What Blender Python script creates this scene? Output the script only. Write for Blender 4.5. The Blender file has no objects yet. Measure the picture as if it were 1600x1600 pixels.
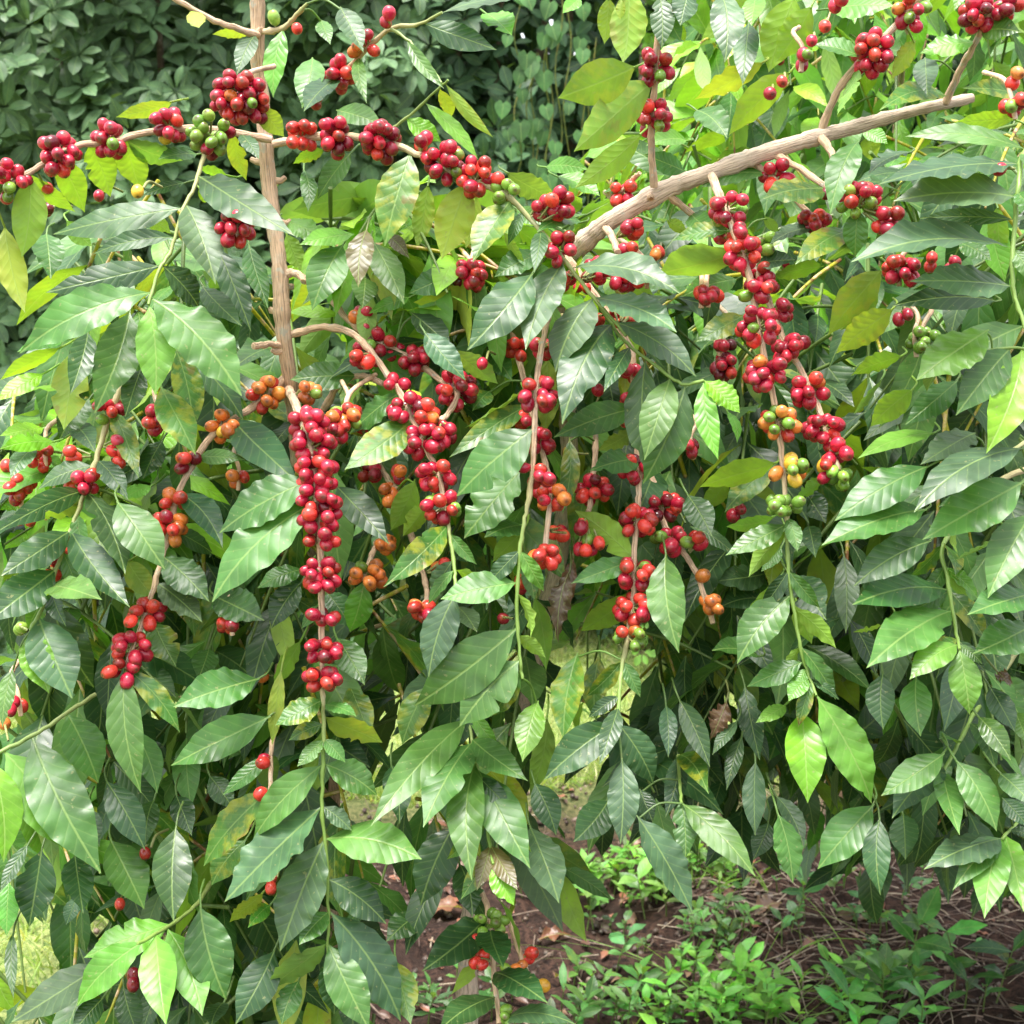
import bpy, math, random
import numpy as np
from mathutils import Vector

random.seed(7)
rng = np.random.default_rng(7)
S = bpy.context.scene
COL = S.collection

# ------------------------------------------------------------------ camera
CAM = np.array([0.0, 0.0, 1.4])
PITCH = math.radians(10)
FPX = 2222.0
FWD = np.array([0, math.cos(PITCH), -math.sin(PITCH)])
UPV = np.array([0, math.sin(PITCH), math.cos(PITCH)])
RGT = np.array([1.0, 0, 0])
ZUP = np.array([0, 0, 1.0])


def P(px, py, d):
    """photo pixel (1600 wide) at a metric depth -> world point"""
    return CAM + d * (FWD + RGT * (px - 800) / FPX + UPV * (800 - py) / FPX)


def proj(p):
    q = p - CAM
    d = q @ FWD
    return 800 + FPX * (q @ RGT) / d, 800 - FPX * (q @ UPV) / d, d


def unit(v):
    n = np.linalg.norm(v)
    return v / n if n > 1e-9 else np.array([0, 0, 1.0])


# ------------------------------------------------------------------ mesh builder
class MB:
    def __init__(s):
        s.v, s.f, s.uv, s.c = [], [], [], []
        s.n = 0

    def add(s, v, f, uv, c):
        s.v.append(np.asarray(v, float))
        s.f.append(np.asarray(f, int) + s.n)
        s.uv.append(np.asarray(uv, float))
        c = np.asarray(c, float)
        if c.ndim == 1:
            c = np.tile(c, (len(v), 1))
        s.c.append(c)
        s.n += len(v)

    def build(s, name, mat, parent=None, origin=None, smooth=True):
        me = bpy.data.meshes.new(name)
        fill_mesh(me, s, origin)
        me.materials.append(mat)
        o = bpy.data.objects.new(name, me)
        COL.objects.link(o)
        if origin is not None:
            o.location = origin
        if parent is not None:
            o.parent = parent
            # every parent is an unrotated Empty or mesh; keep the world place
            pw = world_loc(parent)
            o.location = Vector(origin if origin is not None else (0, 0, 0)) - pw
        return o


def world_loc(o):
    l = Vector(o.location)
    while o.parent:
        o = o.parent
        l = l + Vector(o.location)
    return l


def fill_mesh(me, s, origin=None):
    v = np.concatenate(s.v)
    if origin is not None:
        v = v - np.asarray(origin)
    uv = np.concatenate(s.uv)
    c = np.concatenate(s.c)
    loops = np.concatenate([f.ravel() for f in s.f])
    sizes = np.concatenate([np.full(len(f), f.shape[1]) for f in s.f])
    me.vertices.add(len(v))
    me.vertices.foreach_set('co', v.ravel())
    me.loops.add(len(loops))
    me.loops.foreach_set('vertex_index', loops)
    me.polygons.add(len(sizes))
    me.polygons.foreach_set('loop_start', np.concatenate([[0], np.cumsum(sizes)[:-1]]))
    me.polygons.foreach_set('loop_total', sizes)
    me.polygons.foreach_set('use_smooth', np.ones(len(sizes), bool))
    ul = me.uv_layers.new(name='UVMap')
    ul.data.foreach_set('uv', uv[loops].ravel())
    ca = me.color_attributes.new('col', 'FLOAT_COLOR', 'POINT')
    ca.data.foreach_set('color', c.ravel())
    me.update(calc_edges=True)
    me.validate()


def tag(o, label=None, cat=None, group=None, kind=None):
    if label: o['label'] = label
    if cat: o['category'] = cat
    if group: o['group'] = group
    if kind: o['kind'] = kind
    return o


def empty(name, loc, label, cat, group=None):
    o = bpy.data.objects.new(name, None)
    o.empty_display_size = 0.05
    COL.objects.link(o)
    o.location = loc
    return tag(o, label, cat, group)


# ------------------------------------------------------------------ shader helpers
def nmat(name):
    m = bpy.data.materials.new(name)
    m.use_nodes = True
    nt = m.node_tree
    nt.nodes.clear()
    out = nt.nodes.new('ShaderNodeOutputMaterial')
    return m, nt, out


class N:
    def __init__(s, nt): s.nt = nt
    def node(s, t, **kw):
        n = s.nt.nodes.new(t)
        for k, v in kw.items(): setattr(n, k, v)
        return n
    def put(s, sock, val):
        if val is None: return
        if hasattr(val, 'is_linked') or isinstance(val, bpy.types.NodeSocket):
            s.nt.links.new(val, sock)
        else:
            sock.default_value = val
    def m(s, op, a, b=None, c=None, clamp=False):
        n = s.node('ShaderNodeMath', operation=op, use_clamp=clamp)
        s.put(n.inputs[0], a); s.put(n.inputs[1], b); s.put(n.inputs[2], c)
        return n.outputs[0]
    def ss(s, x, lo, hi, a=0.0, b=1.0):
        n = s.node('ShaderNodeMapRange', interpolation_type='SMOOTHSTEP')
        s.put(n.inputs[0], x); s.put(n.inputs[1], lo); s.put(n.inputs[2], hi)
        s.put(n.inputs[3], a); s.put(n.inputs[4], b)
        return n.outputs[0]
    def mix(s, f, a, b, bt='MIX'):
        n = s.node('ShaderNodeMix', data_type='RGBA', blend_type=bt)
        s.put(n.inputs[0], f); s.put(n.inputs[6], a); s.put(n.inputs[7], b)
        return n.outputs[2]
    def noise(s, vec, scale, detail=3, rough=.55):
        n = s.node('ShaderNodeTexNoise')
        s.put(n.inputs['Vector'], vec); s.put(n.inputs['Scale'], scale)
        n.inputs['Detail'].default_value = detail
        n.inputs['Roughness'].default_value = rough
        return n.outputs[0]


def leaf_material(name, rough=.40, quilt=1.0, nveins=10.0, trans=.30, spec=.5):
    m, nt, out = nmat(name)
    g = N(nt)
    at = g.node('ShaderNodeAttribute', attribute_name='col')
    col, al = at.outputs['Color'], at.outputs['Alpha']
    uv = g.node('ShaderNodeUVMap').outputs[0]
    sp = g.node('ShaderNodeSeparateXYZ'); nt.links.new(uv, sp.inputs[0])
    u, y = sp.outputs[0], sp.outputs[1]
    yy = g.m('SUBTRACT', y, .5)
    ay = g.m('MULTIPLY', g.m('ABSOLUTE', yy), 2.0)
    pos = g.node('ShaderNodeNewGeometry')
    wpos = pos.outputs['Position']
    n1 = g.noise(wpos, 55, 2)
    side = g.m('MULTIPLY', g.m('GREATER_THAN', yy, 0.0), .47)
    ph = g.m('ADD', g.m('SUBTRACT', g.m('MULTIPLY', u, nveins), g.m('MULTIPLY', g.m('POWER', ay, .85), 1.9)), side)
    ph = g.m('ADD', ph, g.m('MULTIPLY', n1, .35))
    q = g.m('ABSOLUTE', g.m('SINE', g.m('MULTIPLY', ph, math.pi)))
    qs = g.m('POWER', q, .9)
    vein = g.m('POWER', g.m('SUBTRACT', 1.0, q), 5.0)
    mid = g.ss(ay, .015, .06, 1.0, 0.0)
    # small colour drift inside a leaf, yellowing blotches and dry margins
    n2 = g.noise(wpos, 28, 4, .6)
    var = g.ss(n2, .3, .7, .72, 1.28)
    base = g.mix(1.0, col, g.node('ShaderNodeCombineColor').outputs[0], 'MULTIPLY')
    cc = nt.nodes[-1]
    vc = g.node('ShaderNodeCombineColor')
    for k in range(3): nt.links.new(var, vc.inputs[k])
    base = g.mix(1.0, col, vc.outputs[0], 'MULTIPLY')
    n3 = g.noise(wpos, 75, 4, .6)
    blot = g.m('MULTIPLY', g.ss(g.m('ADD', n3, g.m('MULTIPLY', ay, .20)), .54, .74), al, clamp=True)
    base = g.mix(blot, base, (.36, .34, .02, 1))
    n4 = g.noise(wpos, 34, 3, .6)
    brown = g.m('MULTIPLY', g.ss(g.m('ADD', n4, g.m('MULTIPLY', ay, .12)), .69, .76), al, clamp=True)
    base = g.mix(brown, base, (.20, .085, .03, 1))
    sc = g.noise(wpos, 210, 2, .5)
    spot = g.ss(sc, .67, .73, 0.0, .5)
    base = g.mix(spot, base, (.24, .24, .10, 1))
    lite = g.mix(.5, base, (.30, .42, .12, 1))
    base = g.mix(g.m('MULTIPLY', vein, .28), base, lite)
    base = g.mix(g.m('MULTIPLY', mid, .75), base, lite)
    under = g.mix(.35, base, (.20, .30, .09, 1))
    bf = pos.outputs['Backfacing']
    fin = g.mix(bf, base, under)
    h = g.m('SUBTRACT', g.m('MULTIPLY', qs, quilt), g.m('MULTIPLY', mid, .9))
    h = g.m('ADD', h, g.m('MULTIPLY', g.noise(wpos, 160, 2), .25))
    bp = g.node('ShaderNodeBump')
    bp.inputs['Strength'].default_value = .5
    bp.inputs['Distance'].default_value = .00042
    nt.links.new(h, bp.inputs['Height'])
    bs = g.node('ShaderNodeBsdfPrincipled')
    nt.links.new(fin, bs.inputs['Base Color'])
    nt.links.new(bp.outputs[0], bs.inputs['Normal'])
    rn = g.ss(n2, .3, .75, rough - .08, rough + .14)
    g.put(bs.inputs['Roughness'], g.m('ADD', rn, g.m('MULTIPLY', bf, .22)))
    bs.inputs['Specular IOR Level'].default_value = spec
    tr = g.node('ShaderNodeBsdfTranslucent')
    tc = g.mix(1.0, fin, (1.7, 1.75, .55, 1), 'MULTIPLY')
    nt.links.new(tc, tr.inputs[0])
    nt.links.new(bp.outputs[0], tr.inputs['Normal'])
    ms = g.node('ShaderNodeMixShader')
    ms.inputs[0].default_value = trans
    nt.links.new(bs.outputs[0], ms.inputs[1]); nt.links.new(tr.outputs[0], ms.inputs[2])
    nt.links.new(ms.outputs[0], out.inputs[0])
    return m


def stem_material():
    m, nt, out = nmat('stem_bark')
    g = N(nt)
    at = g.node('ShaderNodeAttribute', attribute_name='col')
    col, al = at.outputs['Color'], at.outputs['Alpha']      # alpha: how woody
    uv = g.node('ShaderNodeUVMap').outputs[0]
    mp = g.node('ShaderNodeMapping'); nt.links.new(uv, mp.inputs[0])
    mp.inputs['Scale'].default_value = (34, 560, 1)
    f1 = g.noise(mp.outputs[0], 1.0, 5, .65)
    pos = g.node('ShaderNodeNewGeometry').outputs['Position']
    f2 = g.noise(pos, 38, 4, .6)
    dark = g.m('MULTIPLY', g.ss(f1, .36, .54, 1.0, 0.0), g.m('MULTIPLY', al, .7))
    c = g.mix(dark, col, (.15, .095, .06, 1))
    c = g.mix(g.m('MULTIPLY', g.ss(f2, .52, .72), g.m('MULTIPLY', al, .55)), c, (.66, .55, .43, 1))
    c = g.mix(g.m('MULTIPLY', g.ss(g.noise(pos, 90, 3), .60, .68), g.m('MULTIPLY', al, .6)), c, (.42, .43, .36, 1))
    c = g.mix(g.m('MULTIPLY', g.ss(f2, .44, .30), g.m('MULTIPLY', al, .5)), c, (.24, .17, .11, 1))
    bp = g.node('ShaderNodeBump')
    bp.inputs['Distance'].default_value = .004
    g.put(bp.inputs['Strength'], g.m('MULTIPLY', al, .9))
    nt.links.new(g.m('ADD', f1, g.m('MULTIPLY', f2, .5)), bp.inputs['Height'])
    bs = g.node('ShaderNodeBsdfPrincipled')
    nt.links.new(c, bs.inputs['Base Color'])
    g.put(bs.inputs['Roughness'], g.ss(al, 0, 1, .45, .85))
    nt.links.new(bp.outputs[0], bs.inputs['Normal'])
    nt.links.new(bs.outputs[0], out.inputs[0])
    return m


def cherry_material():
    m, nt, out = nmat('cherry_skin')
    g = N(nt)
    at = g.node('ShaderNodeAttribute', attribute_name='col')
    col, al = at.outputs['Color'], at.outputs['Alpha']
    pos = g.node('ShaderNodeNewGeometry').outputs['Position']
    n1 = g.noise(pos, 120, 3)
    n2 = g.noise(pos, 900, 2)
    vc = g.node('ShaderNodeCombineColor')
    v = g.ss(n1, .3, .7, .78, 1.22)
    for k in range(3): nt.links.new(v, vc.inputs[k])
    c = g.mix(1.0, col, vc.outputs[0], 'MULTIPLY')
    c = g.mix(g.ss(n2, .66, .74, 0, .25), c, (.45, .25, .12, 1))
    bs = g.node('ShaderNodeBsdfPrincipled')
    nt.links.new(c, bs.inputs['Base Color'])
    g.put(bs.inputs['Roughness'], g.ss(n1, .3, .7, .20, .38))
    bs.inputs['Specular IOR Level'].default_value = .5
    bs.inputs['Subsurface Weight'].default_value = .06
    bs.inputs['Subsurface Radius'].default_value = (.004, .0012, .0008)
    bs.inputs['Subsurface Scale'].default_value = 1.0
    bp = g.node('ShaderNodeBump'); bp.inputs['Strength'].default_value = .15
    bp.inputs['Distance'].default_value = .001
    nt.links.new(n1, bp.inputs['Height']); nt.links.new(bp.outputs[0], bs.inputs['Normal'])
    nt.links.new(bs.outputs[0], out.inputs[0])
    return m


LEAF = leaf_material('coffee_leaf')
HEDGE = leaf_material('shrub_leaf', rough=.5, quilt=.35, nveins=8, trans=.22, spec=.3)
WEED = leaf_material('weed_leaf', rough=.42, quilt=.8, nveins=7, trans=.38)
STEM = stem_material()
CHERRY = cherry_material()

# ------------------------------------------------------------------ leaves
PT = np.array([0, .03, .07, .13, .22, .34, .46, .58, .70, .80, .88, .94, .975, 1.0])
PW = np.array([.035, .04, .14, .40, .70, .92, 1.0, .965, .80, .56, .31, .13, .055, .004])


def smooth_prof(t, w):
    x = np.linspace(0, 1, 201)
    y = np.interp(x, t, w)
    k = np.exp(-np.linspace(-2, 2, 17) ** 2); k /= k.sum()
    y2 = np.convolve(np.pad(y, 8, mode='edge'), k, mode='valid')
    f = np.clip((x - .04) / .08, 0, 1) * np.clip((1 - x) / .04, 0, 1)
    return x, y * (1 - f) + y2 * f


PT, PW = smooth_prof(PT, PW)


def leaf(mb, base, tip, nrm, hw, col, mot=0.0, nu=18, nv=6, sag=.10, fold=.12, wav=.10, nw=4.5, curl=0.0, twist=0.0, prof=(PT, PW), side_bend=0.0, notch=0.0, bite=0.0):
    """one blade from base to tip; hw = half width in metres; nrm = where its upper face looks"""
    base = np.asarray(base, float); tip = np.asarray(tip, float)
    L = np.linalg.norm(tip - base)
    a = (tip - base) / L
    n = unit(nrm - a * (a @ nrm))
    s = np.cross(a, n)
    u = np.linspace(0, 1, nu + 1)
    u = u ** .95
    v = np.linspace(-1, 1, nv + 1)
    f = np.interp(u, *prof)
    ph = random.uniform(0, 6.28); ph2 = random.uniform(0, 6.28)
    U, V = np.meshgrid(u, v, indexing='ij')
    F = f[:, None]
    w = hw * F * (1 + .012 * np.sin(2 * math.pi * nw * U + np.where(V > 0, ph, ph2) + 1.0))
    if random.random() < bite:
        for _ in range(random.randint(1, 2)):
            u0 = random.uniform(.25, .9); sd = random.choice((-1, 1)); wd = random.uniform(.015, .05)
            w = w * (1 - random.uniform(.2, .55) * np.exp(-((U - u0) / wd) ** 4) * (V * sd > 0))
    x = U * L
    yv = V * w
    z = sag * L * 4 * U * (1 - U) * (1 - .25 * U)
    z = z + fold * np.abs(V) ** 1.3 * w
    env = np.clip(F * 1.2, 0, 1)
    ph3 = random.uniform(0, 6.28)
    rip = np.sin(2 * math.pi * nw * U + np.where(V > 0, ph, ph2)) * (.65 + .35 * np.sin(2 * math.pi * nw * .37 * U + ph3)) + .35 * np.sin(2 * math.pi * nw * .53 * U + ph3 * 2 + np.sign(V))
    z = z + wav * hw * env * np.abs(V) ** 2.2 * rip
    x = x - notch * L * np.abs(V) * (1 - U) ** 4
    z = z - curl * L * np.clip(U - .55, 0, 1) ** 2 * 3
    th = twist * (U - .3)
    yv, z = yv * np.cos(th) , z + yv * np.sin(th)
    yv = yv + side_bend * L * 4 * U * (1 - U)
    p = base + x[..., None] * a + yv[..., None] * s + z[..., None] * n
    uv = np.stack([U, .5 + .5 * V * F], -1)
    i = np.arange(nu)[:, None] * (nv + 1) + np.arange(nv)[None, :]
    i = i.ravel()
    fc = np.stack([i, i + 1, i + nv + 2, i + nv + 1], 1)
    c = np.array([col[0], col[1], col[2], mot])
    mb.add(p.reshape(-1, 3), fc, uv.reshape(-1, 2), c)


def catmull(pts, n=6):
    pts = np.asarray(pts, float)
    if len(pts) < 3:
        t = np.linspace(0, 1, n + 1)[:, None]
        return pts[0] * (1 - t) + pts[-1] * t
    q = np.vstack([2 * pts[0] - pts[1], pts, 2 * pts[-1] - pts[-2]])
    out = []
    for i in range(1, len(q) - 2):
        for k in range(n):
            t = k / n
            out.append(.5 * (2 * q[i] + (q[i + 1] - q[i - 1]) * t + (2 * q[i - 1] - 5 * q[i] + 4 * q[i + 1] - q[i + 2]) * t * t
                             + (3 * q[i] - q[i - 1] - 3 * q[i + 1] + q[i + 2]) * t ** 3))
    out.append(q[-2])
    return np.array(out)


def tube(mb, pts, rad, col, sides=8, lump=0.0, cap=True):
    """pts (k,3) already smooth, rad (k,), col (4,) or (k,4)"""
    pts = np.asarray(pts, float); k = len(pts)
    rad = np.broadcast_to(np.asarray(rad, float), (k,)).copy()
    col = np.asarray(col, float)
    if col.ndim == 1: col = np.tile(col, (k, 1))
    tg = np.gradient(pts, axis=0)
    tg /= np.maximum(np.linalg.norm(tg, axis=1), 1e-9)[:, None]
    ref = np.array([.3, 1, .1])
    e1 = np.cross(tg, ref); e1 /= np.maximum(np.linalg.norm(e1, axis=1), 1e-6)[:, None]
    e2 = np.cross(tg, e1)
    if lump: rad = rad * (1 + lump * rng.standard_normal(k))
    th = np.linspace(0, 2 * math.pi, sides, endpoint=False)
    rr = np.ones((k, sides))
    if lump: rr += lump * .7 * rng.standard_normal((1, sides)) + lump * .5 * rng.standard_normal((k, sides))
    p = pts[:, None] + (rad[:, None] * rr)[..., None] * (np.cos(th)[None, :, None] * e1[:, None] + np.sin(th)[None, :, None] * e2[:, None])
    ln = np.concatenate([[0], np.cumsum(np.linalg.norm(np.diff(pts, axis=0), axis=1))])
    cir = th / (2 * math.pi); cir = np.abs(cir - .5) * 2
    uv = np.stack([np.broadcast_to(ln[:, None], (k, sides)), np.broadcast_to(cir[None] * rad.mean() * 3, (k, sides))], -1)
    c = np.repeat(col[:, None], sides, 1)
    P_ = p.reshape(-1, 3); UV = uv.reshape(-1, 2); C_ = c.reshape(-1, 4)
    j = np.arange(sides)
    fs = []
    for i in range(k - 1):
        fs.append(np.stack([i * sides + j, i * sides + (j + 1) % sides, (i + 1) * sides + (j + 1) % sides, (i + 1) * sides + j], 1))
    mb.add(P_, np.concatenate(fs), UV, C_)
    if cap:
        for e, i in ((0, 0), (1, k - 1)):
            ctr = pts[i] + tg[i] * rad[i] * (.25 if e else -.25)
            ring = P_[i * sides:(i + 1) * sides]
            vv = np.vstack([ring, ctr])
            t = np.stack([j, (j + 1) % sides, np.full(sides, sides)], 1)
            if not e: t = t[:, ::-1]
            mb.add(vv, t, np.vstack([UV[i * sides:(i + 1) * sides], UV[i * sides]]), np.vstack([C_[i * sides:(i + 1) * sides], C_[i * sides]]))


# ------------------------------------------------------------------ cherries
CH_COL = {'R': (.37, .012, .033), 'r': (.53, .038, .026), 'D': (.15, .005, .015), 'o': (.62, .17, .035), 'y': (.66, .38, .04), 'g': (.15, .27, .035)}


def cherry_geo(colr, jit=True):
    """unit-ish cherry, length along +z (calyx end at +z), radius 1"""
    rings, seg = 9, 14
    el = random.uniform(1.05, 1.28); fl = random.uniform(.86, .99)
    v, c = [], []
    c0 = np.array(CH_COL[colr])
    if jit: c0 = c0 * (1 + .22 * rng.standard_normal()) * (1 + .06 * rng.standard_normal(3))
    c0 = np.clip(c0, .003, .8)
    gx = np.array([.55, .16, .04])
    for i in range(rings + 1):
        t = math.pi * i / rings
        r = math.sin(t)
        z = math.cos(t) * el
        if i == 0: z -= .10
        if i == 1: z -= .02
        for k in range(seg):
            a = 2 * math.pi * k / seg
            v.append((max(r, .02) * math.cos(a), max(r, .02) * math.sin(a) * fl, z))
            cc = c0
            if i == 0: cc = np.array([.08, .04, .025])
            if i == 1: cc = .55 * c0 + .45 * np.array([.10, .05, .02])
            if i >= rings - 1 and colr in 'rRo': cc = .6 * c0 + .4 * gx
            c.append((*cc, 1))
    f = []
    for i in range(rings):
        for k in range(seg):
            f.append((i * seg + k, (i + 1) * seg + k, (i + 1) * seg + (k + 1) % seg, i * seg + (k + 1) % seg))
    return np.array(v), np.array(f), np.array(c)


def basis(ax):
    ax = unit(ax)
    e1 = unit(np.cross(ax, np.array([.31, .77, .55])))
    e2 = np.cross(ax, e1)
    return np.stack([e1, e2, ax], 1)


CH_MESH = {}
for ch in CH_COL:
    CH_MESH[ch] = []
    for k in range(4 if ch in 'Rr' else 3):
        mb = MB(); v, f, c = cherry_geo(ch)
        mb.add(v, f, v[:, :2] * .5 + .5, c)
        me = bpy.data.meshes.new('cherry'); fill_mesh(me, mb); me.materials.append(CHERRY)
        CH_MESH[ch].append(me)
# ------------------------------------------------------------------ the plants, read off the photograph
# tile origins in photo pixels; values inside a tile are in a 2.909 x enlargement
TILE = {'A': (0, 0), 'B': (525, 0), 'C': (1050, 0), 'D': (0, 525), 'E': (525, 525), 'F': (1050, 525), 'G': (0, 1050), 'H': (525, 1050), 'I': (1050, 1050)}
ZF = 1600 / 550
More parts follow.
